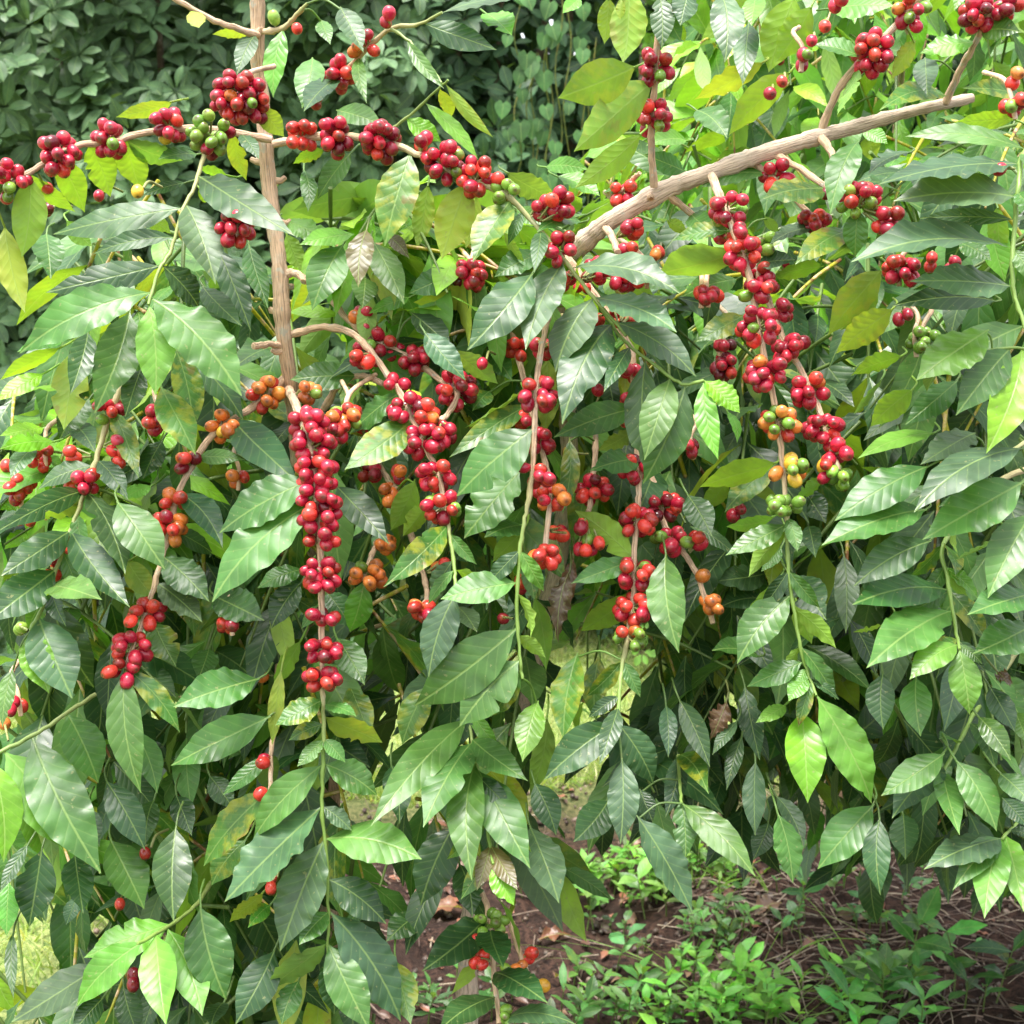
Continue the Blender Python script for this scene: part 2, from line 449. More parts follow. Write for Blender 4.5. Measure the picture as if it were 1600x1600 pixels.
# leaf: base x,y  tip x,y  width kind+layer
# kinds: d dark, m mid green, s glossy facing the sky with pale sheen painted in, b fresh green, B lime, y underside with back-light painted in,
#        Y yellowing underside, Q big yellow-green underside, q dark with yellow blotches, u pale underside, n bronze young, x dead
LV = {
'A': """770,925,235,1055,150,d1;845,830,650,885,55,d2;740,1070,420,1150,90,d1;715,1180,205,1320,150,d0;710,1320,80,1590,200,m0;870,930,980,1285,190,s0;930,800,1340,1070,190,d0;740,1210,910,1400,170,d1;985,1120,1140,1500,140,d2;920,1300,1100,1480,110,d1;715,1360,1100,1797,250,m0;660,1380,705,1797,190,b0;590,1410,430,1870,210,m1;
555,640,640,870,150,y2;560,630,830,720,110,u2;400,710,500,890,150,y2;310,760,380,960,140,y2;140,830,100,1170,165,y1;20,1020,110,1430,140,Y1;150,850,340,950,80,y2;210,1060,230,1260,150,m3;640,960,780,1060,150,y3;790,460,530,525,75,Y2;900,700,720,720,70,m2;900,850,990,930,120,y3;1060,600,1120,820,90,Y2;1110,600,1180,720,70,d2;1165,490,1290,620,110,y0;1330,170,1240,440,110,b2;1420,260,1370,480,140,m3;1560,400,1380,500,100,s2;1160,150,1075,330,90,s2;920,0,905,130,110,Y1;1150,110,965,155,45,Y2;1460,90,1500,190,80,m2;1290,1000,1530,1110,110,b2;1560,1110,1420,1400,190,m2;1300,1060,1370,1230,120,y3;1380,770,1400,960,80,m3;1480,680,1330,740,70,Y3;1600,690,1440,900,110,m3;1130,1110,1220,1400,110,m3;300,1000,420,1120,90,y3;480,1000,620,1090,100,y3;1040,800,900,760,90,y3;1230,820,1180,660,80,y3""",
'B': """20,30,125,230,120,s1;400,90,730,225,130,d2;520,70,900,-20,95,s2;680,60,800,160,140,b2;330,170,490,400,70,m2;470,400,520,540,70,Y2;520,420,715,625,60,Y2;470,510,650,715,70,b2;310,530,480,640,150,B3;0,500,210,560,110,m2;130,300,140,470,70,m2;330,695,220,1110,200,q1;420,830,370,1130,110,Y2;560,880,480,1180,190,Y1;640,880,590,1130,90,Y2;770,950,620,1180,160,q1;820,960,780,1110,60,m1;770,780,1000,900,150,u2;820,950,960,1020,90,m2;1120,1010,920,1040,80,m1;910,1060,900,1230,85,d0;895,1240,595,1590,210,d0;1000,1210,860,1580,180,s0;1170,1345,990,1680,195,s0;1070,1190,1560,1310,130,s0;1190,1340,1550,1490,140,s0;1270,1460,1640,1700,140,s0;1250,1480,1090,1640,170,d1;760,1050,860,1190,150,u2;690,1130,760,1260,150,B3;650,1330,350,1370,130,Y2;540,1230,330,1330,130,m2;170,1100,310,1370,140,m2;140,1040,100,1300,130,n1;230,1070,330,1170,70,n2;130,1260,120,1400,130,m2;340,1350,150,1420,70,b2;340,1420,520,1580,120,s2;320,1400,250,1480,60,u2;
1370,300,1010,440,230,Q0;1420,360,1080,690,220,Q0;1395,600,1085,850,130,y0;1330,-60,1310,290,220,Q0;1240,-20,1220,200,100,Q1;1300,0,1290,90,50,Y0;1420,-20,1480,220,120,d1;1530,0,1570,190,110,m1;1110,-10,1030,60,70,b2;1600,640,1410,660,90,b3;1590,780,1400,700,100,m3;950,760,1150,770,80,b3;1000,800,1200,890,110,b3;1150,870,1290,860,90,m3;500,1080,560,1300,120,y3;830,1110,640,1090,110,y3;380,1130,540,1180,100,y3;1500,1000,1600,1060,100,y2;930,1150,720,1250,120,m2""",
'C': """80,-40,40,110,130,s1;30,100,60,190,70,y1;220,-30,240,270,165,s0;380,-20,360,110,110,b1;350,100,320,380,120,d1;560,-30,440,330,200,y1;640,20,470,280,170,y1;420,280,100,450,170,Y1;545,320,250,610,150,y0;880,340,740,510,70,u1;830,200,640,200,120,m2;720,40,1010,20,120,b2;1110,180,990,360,100,Y1;1370,180,1130,230,90,b2;1390,150,1580,140,110,m1;1150,260,1160,430,120,s2;1230,430,960,480,100,q1;1590,440,1320,400,90,q1;1570,540,1270,560,90,y1;1560,660,1060,610,85,m1;1560,740,940,830,170,s0;1530,880,1010,900,200,s0;1520,1010,1120,990,80,d1;1540,1140,820,1160,180,s0;1535,1310,1085,1270,170,s0;1480,1370,1000,1390,135,d1;850,640,720,960,150,m1;900,950,830,1170,120,m1;690,890,420,890,130,q1;400,840,130,850,90,m2;815,1050,560,1200,130,q1;690,1210,450,1250,90,y2;960,1220,700,1520,190,Y1;940,1290,760,1500,150,y1;1010,1400,740,1600,160,Y1;240,1170,-60,1230,160,u1;250,1070,0,1090,80,q1;300,1270,50,1340,120,m2;330,1430,110,1550,120,q1;650,1040,440,1100,120,s2;110,500,250,620,130,m3;860,590,980,650,100,b3;1090,690,890,780,130,s3;420,980,480,1060,100,u2;420,1180,560,1180,110,s2;150,920,190,1050,110,m2;1480,930,1500,1180,100,y2;1300,1100,1450,1180,90,m2;1560,1150,1640,1280,90,m0;1570,880,1660,960,90,m0;1590,700,1660,800,110,m0""",
'D': """400,-20,320,260,130,d1;330,60,290,430,175,Y2;410,280,270,470,140,m3;280,50,0,190,75,y2;200,170,-20,290,95,B2;290,20,80,60,60,b2;640,150,570,360,120,d1;800,60,880,430,150,q1;730,230,890,530,170,q0;590,350,630,630,110,q1;250,480,0,510,90,B2;170,500,50,640,90,s2;410,580,170,690,120,d1;370,690,0,880,130,d0;290,880,0,1090,160,d0;230,1040,-60,1290,200,d0;440,580,580,740,110,d1;410,720,570,1080,155,d0;530,750,750,1050,200,m0;340,880,590,1230,170,d0;235,1150,460,1190,130,m0;570,1010,700,1190,120,Y1;180,1280,330,1640,240,s0;120,1380,220,1620,160,b0;240,1210,430,1600,190,d1;1360,640,990,890,200,m0;1360,770,955,1200,220,m0;860,730,1010,950,140,d1;1090,425,1350,650,190,d1;930,570,1110,560,80,m2;760,1020,950,1200,170,d1;780,1130,920,1300,140,s1;830,890,980,990,90,d2;970,1180,1200,1290,170,d1;1380,1060,1170,1140,100,m1;1370,1120,1230,1330,150,d1;1450,1220,1370,1330,60,m1;1370,1380,1240,1600,80,y1;640,1510,800,1640,120,d2;1480,1160,1600,1330,160,m2;1620,110,1320,190,140,m2;1000,180,990,320,60,y3;740,470,650,650,120,d2;690,680,560,740,90,b2;300,560,170,620,90,B3;340,740,150,830,110,y2;200,420,0,450,80,B3;170,880,20,960,110,B3;120,760,0,790,80,B3;700,1300,800,1500,160,q2;950,1420,900,1560,130,m2""",
'E': """880,430,540,720,235,m0;840,610,580,920,210,m1;850,860,680,900,100,m1;850,880,710,1020,100,y1;480,860,225,1130,145,q0;500,930,370,1000,60,u1;530,910,600,1030,80,d1;520,1030,440,1210,120,s1;545,1200,420,1550,175,s0;830,1130,475,1190,155,m0;820,1310,350,1682,250,m0;840,1460,560,1775,250,m0;860,1010,900,1200,90,m1;900,1180,950,1520,105,y1;550,1230,640,1340,110,s1;0,680,240,930,150,d1;300,400,40,600,180,q1;250,280,60,440,150,m2;400,-20,590,200,130,s1;530,60,740,210,130,u1;850,220,570,400,150,u1;850,300,515,550,120,q1;1200,-20,1030,380,230,d0;1330,50,1220,240,90,d0;1330,340,990,460,155,m1;1390,110,1410,620,165,d0;1500,210,1400,560,170,m0;1590,240,1395,670,210,m0;1310,560,1160,600,120,m1;1350,1030,1090,790,150,y1;1320,1030,1070,1120,110,m1;1280,1150,1110,1340,130,y2;1500,990,1550,1430,185,m0;1065,1060,1010,1400,105,x1;1080,1000,1050,1290,80,x1;1060,460,1030,800,95,q2;360,650,250,880,130,y2;420,760,300,910,120,y2;680,60,800,200,120,m3;0,1370,130,1580,150,m1;960,90,950,440,140,Y2;100,1130,60,1350,130,b2;1320,400,1190,520,140,u2;1100,1440,1030,1830,155,q1;1200,1450,1180,1750,120,q2;700,250,620,340,120,q2""",
'F': """1440,-30,1110,190,235,b0;1340,90,1150,240,115,s1;1540,-10,1300,350,200,m0;1590,60,1430,530,205,B0;1300,200,1060,400,140,m1;1050,90,810,170,140,y1;960,190,820,350,110,u1;1100,240,900,410,170,y1;1200,440,850,540,80,b1;1380,440,1130,580,150,s1;1600,510,1100,780,170,s0;1170,590,740,830,190,m0;1160,790,680,950,190,m0;1600,660,1140,920,240,m0;1180,930,830,1130,180,d0;1240,1150,820,1220,170,m0;1260,1250,890,1490,215,m0;1280,1400,1080,1560,140,b0;1000,1290,820,1340,80,u1;1500,900,1280,1010,110,u1;1265,1030,1350,1190,120,u1;1640,800,1440,1180,210,m0;1640,1170,1350,1250,155,m0;1640,1310,1370,1440,190,m0;1290,1400,1410,1490,90,m0;1350,1470,1355,1720,155,b0;150,200,210,560,115,B0;150,200,310,350,120,B0;250,340,300,480,50,b1;480,575,120,680,130,y1;250,650,140,790,110,y2;470,590,240,790,130,q2;500,860,245,990,115,m0;470,820,240,860,70,y1;500,900,370,1030,70,u1;500,960,405,1070,70,m1;530,810,570,980,80,m0;70,720,180,900,140,d1;500,1090,300,1360,85,y1;550,1190,295,1480,190,m0;560,1190,640,1400,150,y1;540,1090,700,1280,190,d1;570,1480,340,1590,115,m0;600,1500,720,1560,100,m1;620,1510,540,1610,110,b0;430,1080,190,1110,130,d3;430,1200,220,1230,140,d3;600,700,700,850,130,d2;400,1460,180,1430,85,m1;780,990,790,1350,120,s2;620,860,650,1000,100,d2;690,640,560,740,110,y2""",
'G': """1180,30,790,150,185,m0;1230,200,770,420,190,m0;540,55,640,550,170,m0;600,260,715,550,130,m1;620,0,820,270,110,q1;170,310,460,910,270,m0;30,370,350,840,255,b0;320,200,450,500,235,m1;60,-20,10,250,90,m0;-40,440,20,860,190,B0;130,780,0,1000,70,s1;190,800,130,1160,190,d1;340,830,380,1090,150,d1;500,760,660,1070,200,m1;480,490,660,800,160,d1;700,580,660,790,110,d2;800,560,870,740,120,d2;800,700,790,1130,190,d0;770,1150,380,1290,175,b0;650,1220,340,1520,170,b0;710,1210,750,1600,185,b0;785,1180,920,1560,190,b0;910,1060,1030,1490,230,m0;1450,420,1140,760,165,m0;1440,610,1015,1040,205,s0;1460,780,1270,1270,230,s0;1180,540,910,880,155,q1;1160,370,1010,560,80,m1;1120,760,960,970,140,q1;1280,-20,1240,330,80,Y0;1450,140,1250,240,125,q0;1440,250,1310,310,80,q0;1450,290,1350,430,75,m0;1480,140,1620,200,65,m0;1480,210,1740,310,110,Y0;1480,290,1570,410,85,m0;1480,410,1717,560,150,m0;1470,610,1600,720,115,s0;1490,750,1917,850,200,m0;1500,930,1757,1145,175,d0;1510,1110,1830,1590,225,s0;1510,1230,1680,1630,190,m0;1470,1230,1210,1445,125,u0;1480,1110,1360,1240,130,m0;1250,1260,1070,1600,185,d0;1360,1400,1280,1600,120,m0;1440,1330,1520,1560,150,d0;1200,1000,1040,1130,80,Y1;1230,1060,1130,1160,80,q1;480,1320,50,1590,170,s1;470,1480,330,1640,130,d1;560,1430,630,1650,150,d1;60,1180,60,1480,60,d1;40,950,30,1200,110,b1;350,1020,300,1150,110,s2;1020,1500,960,1610,100,s1;1300,400,1240,560,110,d2;950,470,1060,620,150,d2;400,620,450,790,120,d2""",
'H': """550,210,165,690,190,m0;610,320,395,700,190,m0;625,400,615,940,185,m0;680,430,880,880,205,m0;630,290,870,490,150,m0;920,130,850,400,145,b0;960,200,880,560,115,y1;1230,230,945,490,185,d0;1310,150,1200,410,100,s0;1300,390,1290,780,155,s0;1240,580,1080,770,165,d1;1330,230,1450,510,160,d1;1380,530,1440,680,110,d1;1500,150,1510,380,90,s1;1520,330,1500,650,110,s1;540,690,380,1060,205,d1;560,870,620,1110,150,d1;900,500,1000,740,140,d1;880,700,1020,1040,185,s1;720,790,640,990,90,n0;725,800,825,990,100,n0;720,890,810,1060,130,B0;620,1110,390,1360,190,d1;700,1170,760,1330,165,d1;380,1100,230,1220,160,d2;270,1310,340,1600,150,q1;620,1200,520,1460,75,y1;740,1380,960,1500,150,d0;720,1480,470,1620,130,d0;810,1590,1090,1600,90,s0;1365,650,1627,1100,175,s0;250,420,290,680,140,d2;60,60,160,300,130,q2;420,60,300,330,150,q2""",
'I': """590,170,620,590,195,B0;650,130,920,600,200,b0;520,150,380,230,75,b0;630,20,530,130,95,b0;70,580,380,920,155,m0;40,590,60,850,120,m1;380,400,380,740,115,s1;470,560,600,800,95,s1;480,640,550,960,135,m0;440,680,370,850,110,d2;330,60,400,400,120,d2;30,120,170,430,115,d1;30,350,160,540,120,q1;300,220,180,370,60,s1;320,290,250,530,80,d1;250,130,170,310,100,x1;960,0,960,260,140,d0;1110,20,1130,290,155,m0;1240,370,950,560,150,m0;1230,430,1000,650,155,s0;1240,450,1310,730,125,m0;1290,400,1480,720,165,m0;1300,330,1220,290,60,m1;1380,250,1470,450,95,d1;920,600,660,890,195,m0;945,660,945,1010,135,d0;1050,640,1060,850,140,d1;1450,690,1150,870,145,s0;1480,720,1285,980,135,m0;1515,750,1420,1120,175,b0;1540,750,1600,1080,145,b0;1500,690,1640,740,80,s1;1500,570,1620,700,150,d1;1490,460,1640,600,135,d0;1390,200,1540,400,115,m0;1440,60,1560,270,120,d1;1560,180,1620,330,100,m1;1480,0,1540,70,70,x1""",
}
# cherries: centre x,y  spread rx,ry  colours  [layer]
CL = {
'A': """40,825,95,95,RRRRRRRRgg;270,705,95,100,RRRRRRRRRRRRRR;490,630,75,85,RRRRRRRgR;770,570,65,80,RRRRRRRRy;1090,450,140,115,RRRRRRRRRRRRRRRRrrggrRRRRDRRRRo;960,615,110,95,ggggggggggggRRR;1070,1045,85,85,RRRRRRRRRRR;1350,130,20,15,r;1245,80,15,15,g;1540,335,70,70,RRRRRRRRr;1415,440,60,45,RRRRR;1370,620,75,60,rrrrrrrr;1530,625,75,85,RRRRRRRRRDD;625,870,20,20,y;215,960,30,35,RR,2;215,855,25,20,R,2;450,890,30,20,R,2""",
'B': """130,210,75,65,RRRRo;235,85,40,25,RR;205,640,85,90,RRRRRRDRRRRRRD;395,640,45,40,RRR;410,710,40,30,RR;510,745,100,95,RRRRRRDRRRRg;560,790,40,35,gg;640,800,95,90,RRrrRrRrrRrRR;770,870,95,55,gggggg;735,815,20,20,r;1010,930,85,70,rRRRRRRRr;920,960,35,30,RR;1030,1125,70,75,RRRRRRRR;1050,1270,35,70,RRR,1;1460,300,85,90,RRRRRRRRRg;1450,530,75,75,RRRRRRRRRRg;1300,880,70,60,rRrRRR,2;1345,1040,50,45,RRRr,2;1330,1130,45,30,RR,2;1460,1150,40,30,or,2;1180,1230,80,60,RRRRRR,1;1310,1280,85,45,rRRRR,1;1320,1440,85,50,RRRRRRr,1;1190,1455,20,20,r,1;610,1250,80,80,RRRRRRDDR,2;820,1450,55,70,rrrr,2;830,1580,60,50,rrR,2;120,1460,65,65,RRRRRRo""",
'C': """750,15,45,25,RR;695,120,20,20,R;635,185,20,20,R;600,265,45,40,RRg;445,425,30,25,R;500,370,25,25,r;1090,50,90,60,rorRRgR;1110,120,20,20,R;910,240,85,100,RRRRRRRRRRRRRRR;1420,60,120,70,RRRRRRRRRRRRRR;1545,20,50,40,RRR;1550,480,50,40,RrRg;1560,350,50,30,rr;480,800,75,75,RRRRRRR,1;860,900,95,80,rRRRRRggggRR;975,1000,70,70,RrrRRRR;260,960,90,75,RRRRRRRRRg;300,1050,50,30,RRR;320,1150,90,80,rrrRrrRRRRR;380,1260,70,60,RRRRR;385,1330,70,50,RRRRg;400,1480,100,90,RRrRRRRRRRgRR;500,1420,55,50,RRRR;520,1570,55,40,RRRR;640,1000,70,55,RRRRRR;700,880,20,20,R;420,1110,50,60,ggggg,1;160,1340,80,35,rRRRR,1;215,1070,60,40,RRR,1;1040,1240,90,85,rrrRRRRRRR;1180,1190,40,25,RR,1;1270,1210,40,20,RR,1;1050,1440,40,20,RR,1;1150,1530,65,55,ggggg,1;1490,770,30,20,R;240,1570,50,40,RRD,2;450,1290,40,60,RRD,1""",
'D': """505,330,65,45,RRRR,1;465,380,20,20,g;710,385,40,70,RRRRRRR,1;540,525,55,75,RRRRRRR,1;390,660,60,60,RRRRRR,1;1035,290,22,22,R;1210,265,80,80,oooorooooro;1010,410,70,75,ooooooyo;860,580,65,55,Droo;800,750,65,45,rorr;765,870,75,75,rRrRooro;240,970,75,75,RRRRRRRR,1;120,1030,60,20,RRr,1;240,1070,35,35,rr,1;665,1260,85,65,rrRrrrrrr;595,1420,95,80,RRRRRRRRr;560,1520,75,60,rRrRRr;1400,400,95,80,RRRRRRRRRRRR;1430,500,100,70,RRRrRRRRRRRR;1435,600,95,55,RRRrRRRRRr;1435,680,95,50,RRRRRRrRR;1450,755,100,50,RRRRRRRRR;1460,830,100,60,RRRRrRRRRR;1465,925,85,50,RRRRRRR;1460,1085,95,80,RRRRRRRRRRRRRR;1465,1278,85,30,RRRR;1460,1430,95,55,RRRRRRRRRR;1460,1560,95,55,rRRoRRrRRr;1400,260,70,50,ooogo,1;1540,410,55,80,rRRRrRR,1;90,680,60,50,rrrrr,2;200,540,45,50,rrr,2;30,590,20,20,r,2;320,745,35,30,gR,1;1040,1310,50,30,rRr,1;1195,1552,20,20,o;1080,650,60,40,roo,2;110,840,40,25,rr,2;95,1330,40,20,gg,1;330,540,40,20,rr,2""",
'E': """190,60,125,75,RRRRRgRRRRR;120,115,55,55,rRRR;360,100,70,60,RRRRRR;540,240,100,100,RDRDRRDRRDRRDRR;500,440,50,60,RRRD;270,215,75,45,RRR;320,330,90,75,RRRRRRDRR;410,350,55,75,rrrRrRr;400,480,100,85,RRRRRRRRRRRRR;450,640,95,65,rRRRRRrRR;480,780,90,75,rrRgggRrr;40,380,75,80,rroggoro,1;920,260,90,85,RRRRRRRRRRRR;930,480,65,60,RRRRRRR;855,600,22,22,R;930,640,65,60,rRRRRR;975,735,85,60,rrRorooRr;950,1000,75,55,rrrrrr;840,1150,35,70,rrR,2;820,80,45,70,rrr,1;940,60,65,45,RRRRR,1;665,125,25,22,R,1;850,380,45,25,rRr,1;1340,160,45,55,RRrR,1;1190,245,25,22,R,2;1190,410,40,25,Rr,1;1320,390,25,30,r,1;1350,610,65,70,rRRRRRR;1170,700,85,70,rRRRRrRRRR,1;1140,950,85,50,RggRrr,1;1120,865,45,30,rRr,1;1370,850,85,80,RRrrRRRrrR;1480,780,85,65,RRrRRRRRR;1510,930,75,55,RgRgRRR;1360,1080,85,75,RRRRRRgRRRrR;1350,1240,85,75,rrrrrrRRorr;1340,1370,85,55,rggggogg;150,1090,85,75,oooooogooo;240,720,45,55,oooo;230,950,45,45,oooo,1;390,1240,55,60,roRrr;150,620,55,55,RRRR,1;760,1285,25,22,R,1;1060,530,25,20,y,2""",
'F': """430,170,95,85,ooRRRRRRRRrR;365,155,25,22,o;520,70,55,55,RRRRR;580,40,45,40,RRR;620,250,90,80,roRRRRRRRg;490,400,90,85,oorroggggorRr;545,610,70,75,yyoggggo;510,770,100,50,gggggggg;690,420,90,65,RRRRRRRRRRR;740,530,70,55,RRRRRR;700,575,45,30,Rry;690,645,25,22,R;765,640,55,65,gggggg;10,780,30,60,RRr,1;20,950,45,45,RRRgR;120,930,40,40,RRR,1;140,1090,22,22,o;180,1220,50,45,ooooo;230,160,65,45,DRDRD,2;1110,40,45,25,ggg,1;620,430,40,30,RR,1""",
'G': """70,150,45,30,RRr,1;1190,410,50,40,RR;1185,555,22,20,r;1235,960,55,35,rr,1;610,1400,25,35,DD,1;660,825,18,18,r,1;545,1055,15,15,r,2;20,235,22,18,o,1""",
'H': """705,1140,80,55,gggggggg;640,1215,25,25,R,1;650,1310,45,30,rrr,1;880,1290,35,45,rr,2;770,1345,20,20,g;830,1340,28,25,oo,2;945,1425,22,20,y,2;765,1560,55,45,gggg""",
'I': """1110,-1040,20,20,R""",
}
# branches: id tree | photo x,y,... | depth start,end | radius px start,end | wood at start,end (1 bark, 0 green)
BR = """trunkA A|398,-60;404,60;412,200;424,300;438,440;447,540;458,640;474,760;490,900;505,1100;515,1400;520,1900|1.42,1.44,1.44,1.44,1.44,1.45,1.48,1.53,1.6,1.66,1.7,1.75|11.8,11.8,12.5,12.5,13,13,11.5,14,17,18,19,21|1,1
a1 A|425,218;330,202;240,205;175,222;120,228;70,255;20,285;-40,320|1.42,1.36|5.5,4.5|1,1
a2 A|428,225;480,215;540,213;600,222;650,240;690,262;740,285;790,305;845,360;900,430;940,480;980,525|1.42,1.33|6,3.5|1,0
a3 A|330,215;318,245;305,290;287,325;268,390;250,420;232,475|1.38,1.31|4,3.4|.4,0
a4 A|452,610;462,632;485,700;497,800;502,900;502,1000;503,1065;505,1110;505,1180;503,1260;510,1340;513,1440;512,1490|1.46,1.35,1.325,1.315,1.31,1.31,1.31,1.31,1.31,1.31,1.31,1.31,1.31|8,6.5,6,5.5,5,4.5,4,4,4,3.8,3.4,3,2.5|1,1,1,1,1,1,.8,.2,0,0,0,0,0
a5 A|446,590;409,625;364,656;330,683;299,731;278,772;268,817;254,869;240,920;220,979;196,1045|1.46,1.34|6,4|1,1
a6 A|190,600;163,672;150,720;130,775;110,830;88,890;70,940;48,985|1.42,1.32|4.5,4|.5,0
a7 A|452,523;500,512;545,518;577,546;607,587;628,618;645,656;669,707;685,742;697,800;703,840;710,890;713,925|1.45,1.31|6,3.5|1,1,1,1,1,1,1,1,1,.7,.1,0,0
a8 A|520,472;545,500;580,528;635,556;693,597;714,615;705,640;688,658|1.5,1.37|5,4.5|1,1
a9 A|442,540;420,538;396,541|1.45,1.42|5,5.5|1,1
a10 A|440,428;462,427;473,434;476,440|1.44,1.42|6,5.5|1,1
a11 A|404,55;370,45;335,32;265,-6|1.43,1.38|5.5,4|1,1
a12 A|460,662;500,645;525,607;546,590;572,588;600,600|1.5,1.42|6,4|1,1
a13 A|412,50;440,45;462,25;480,5|1.43,1.4|5,3|.8,.2
a14 A|350,1360;327,1383;309,1411;268,1445;215,1475|1.5,1.31|4.5,3.6|.2,0
a15 A|150,1085;103,1115;50,1150;-20,1185|1.4,1.32|4,4|.2,0
a16 A|435,1020;430,1120;424,1170;423,1235|1.5,1.33|4,3.5|1,1
a17 A|490,150;530,120;575,75;612,45;655,38;690,20|1.5,1.4|4.5,3|1,.1
a18 A|612,45;640,65;670,100;690,130|1.43,1.4|3,2.4|.1,0
a19 A|600,210;640,180;672,150;700,125|1.46,1.41|3,2.4|.1,0
a20 A|575,690;600,740;620,765|1.55,1.46|5,4|1,1
a21 A|590,845;580,870;570,905|1.5,1.38|4.5,3.5|1,1
a22 A|640,830;656,880;667,925;660,960|1.5,1.36|4.5,4|1,1
trunkB B|1520,153;1440,170;1350,195;1280,213;1200,238;1120,266;1050,292;990,325;930,362;890,410;882,500;886,600;890,690;884,800;868,900;840,1010;800,1150;765,1300;735,1450;715,1750|1.46,1.45,1.44,1.43,1.43,1.43,1.44,1.45,1.47,1.5,1.53,1.54,1.54,1.56,1.6,1.66,1.74,1.8,1.84,1.9|7,9,11,12,13,13.5,14,14.5,15,15,14.5,14,14,14,14.5,15,15,16,17,20|1,1
b1 B|1113,275;1130,320;1150,370;1170,430;1183,500;1197,570;1212,640;1220,700;1227,770;1230,840;1232,890;1240,950;1250,1010;1260,1045;1275,1085|1.42,1.35,1.33,1.32,1.31,1.31,1.31,1.31,1.31,1.31,1.31,1.31,1.31,1.31,1.3|7.5,6,5.5,5.5,5,5,5,4.5,4,4,4,3.6,3.4,3,2.6|1,1,1,1,1,1,1,1,.7,.1,0,0,0,0,0
b2 B|1160,370;1195,455;1222,525;1260,594;1284,652;1297,697;1310,735|1.43,1.34|5.5,4|1,1
b3 B|1022,292;1018,240;1018,190;1022,150;1028,60;1032,-20|1.43,1.37|6,4.5|1,1
b4 B|1283,205;1305,150;1340,100;1400,40;1450,-20|1.43,1.36|6.5,5|1,1
b5 B|1478,160;1500,110;1525,65;1550,10|1.45,1.38|6,5|1,1
b6 B|1284,215;1300,240;1310,265|1.42,1.38|6.5,5|1,1
b7 B|1210,240;1260,270;1300,300;1340,325|1.43,1.36|5.5,4|1,1
b8 B|1172,252;1215,285;1260,330;1290,365|1.44,1.4|5.5,4|1,1
b9 B|1045,305;1075,330;1110,362|1.44,1.46|6,5|1,1
b10 B|945,355;957,372;966,395|1.46,1.41|6,5.5|1,1
b11 B|882,398;893,412;925,455;955,495;985,545;990,600;995,680;998,752;996,793;992,845;989,937;982,985;972,1040;968,1080;965,1130|1.48,1.33|6,4|1,1,1,1,1,1,1,1,1,1,1,.7,.1,0,0
b12 B|870,420;862,470;850,525;841,577;836,645;833,717;827,772;819,817;812,869;808,955;812,1023;816,1060|1.5,1.38,1.34,1.32,1.31,1.31,1.31,1.31,1.31,1.31,1.31,1.31|6,5,4.8,4.6,4.4,4.4,4.2,4,4,3.6,3.2,3|1,1,1,1,1,1,.5,.1,0,0,0,0
b13 B|800,510;806,545;817,587;830,640;846,704;860,759;858,800;851,860|1.48,1.33|5,4|1,1
b14 B|1015,740;1030,780;1040,824;1064,858;1088,896;1115,975|1.46,1.36|5,4|1,1
b15 B|745,1375;762,1420;767,1459;772,1520;780,1600|1.5,1.36|5,4|1,1
b16 B|722,1040;735,1136;742,1180;755,1250;765,1320;770,1350|1.4,1.31|3.6,2.8|.1,0
b17 B|935,475;965,520;990,545;1030,575;1065,600;1100,595|1.36,1.31|3.4,3|0,0
b18 B|1060,1180;1062,1220;1064,1255|1.42,1.35|3.5,3|.1,0
b19 B|945,300;960,310;985,285;1000,270|1.5,1.46|4,3.4|1,1
b20 B|930,640;930,700;925,760;920,800|1.48,1.4|4.5,4|1,1
b21 B|800,1440;808,1475;825,1525|1.5,1.48|5,4|1,1
trunkC C|1725,-80;1715,300;1720,700;1730,1200;1740,1800|1.5,1.52,1.55,1.6,1.65|13,15,17,19,21|1,1
c1 C|1720,200;1640,215;1600,240;1592,290;1586,344;1581,412;1586,465;1605,520|1.5,1.36,1.3,1.27,1.27,1.26,1.26,1.25|6,3.6|1,.6,0,0,0,0,0,0
c2 C|1725,720;1600,735;1520,780;1474,850;1480,903;1490,965;1500,1015|1.52,1.26|6,3|1,.6,.2,0,0,0,0
c3 C|1728,900;1620,980;1560,1060;1524,1112;1497,1163;1474,1205|1.55,1.33|6,3.4|1,.5,.2,0,0,0
c4 C|1735,1150;1640,1230;1600,1275;1566,1310|1.58,1.3|5,3|.8,.2,0,0
c5 C|1600,500;1610,540;1560,545;1500,560|1.3,1.27|3,2.6|0,0
c6 C|1722,560;1640,640;1590,700;1490,720|1.52,1.3|5,3|.8,0"""
# ------------------------------------------------------------------ build the trees
def rn(a, b): return random.uniform(a, b)
KIND = {  # colour, mottle, (to camera, up) of the upper face
    'd': ((.027, .078, .020), .0, (.85, .50)),
    'm': ((.056, .150, .024), .0, (.85, .55)),
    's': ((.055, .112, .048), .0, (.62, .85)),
    'b': ((.105, .265, .028), .0, (.80, .60)),
    'B': ((.150, .350, .014), .0, (.75, .60)),
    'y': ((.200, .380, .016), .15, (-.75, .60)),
    'Y': ((.270, .370, .022), .6, (-.70, .55)),
    'Q': ((.210, .360, .018), .40, (-.80, .40)),
    'q': ((.055, .150, .018), .5, (.75, .45)),
    'u': ((.150, .300, .055), .10, (-.60, .75)),
    'n': ((.100, .085, .024), .0, (.80, .50)),
    'x': ((.120, .066, .036), .0, (.70, .30)),
}
LABEL = {'n': 'bronze young leaf', 'x': 'dead brown curled leaf', 'Y': 'yellowing leaf', 'Q': 'large yellow green leaf', 'B': 'lime green young leaf', 'q': 'dark leaf with yellow blotches'}


def layer_depth(l, px, py):
    d = 1.33 + .055 * l
    if px > 1330 and py > 180: d -= .05 * min(1, (px - 1330) / 150)
    return d


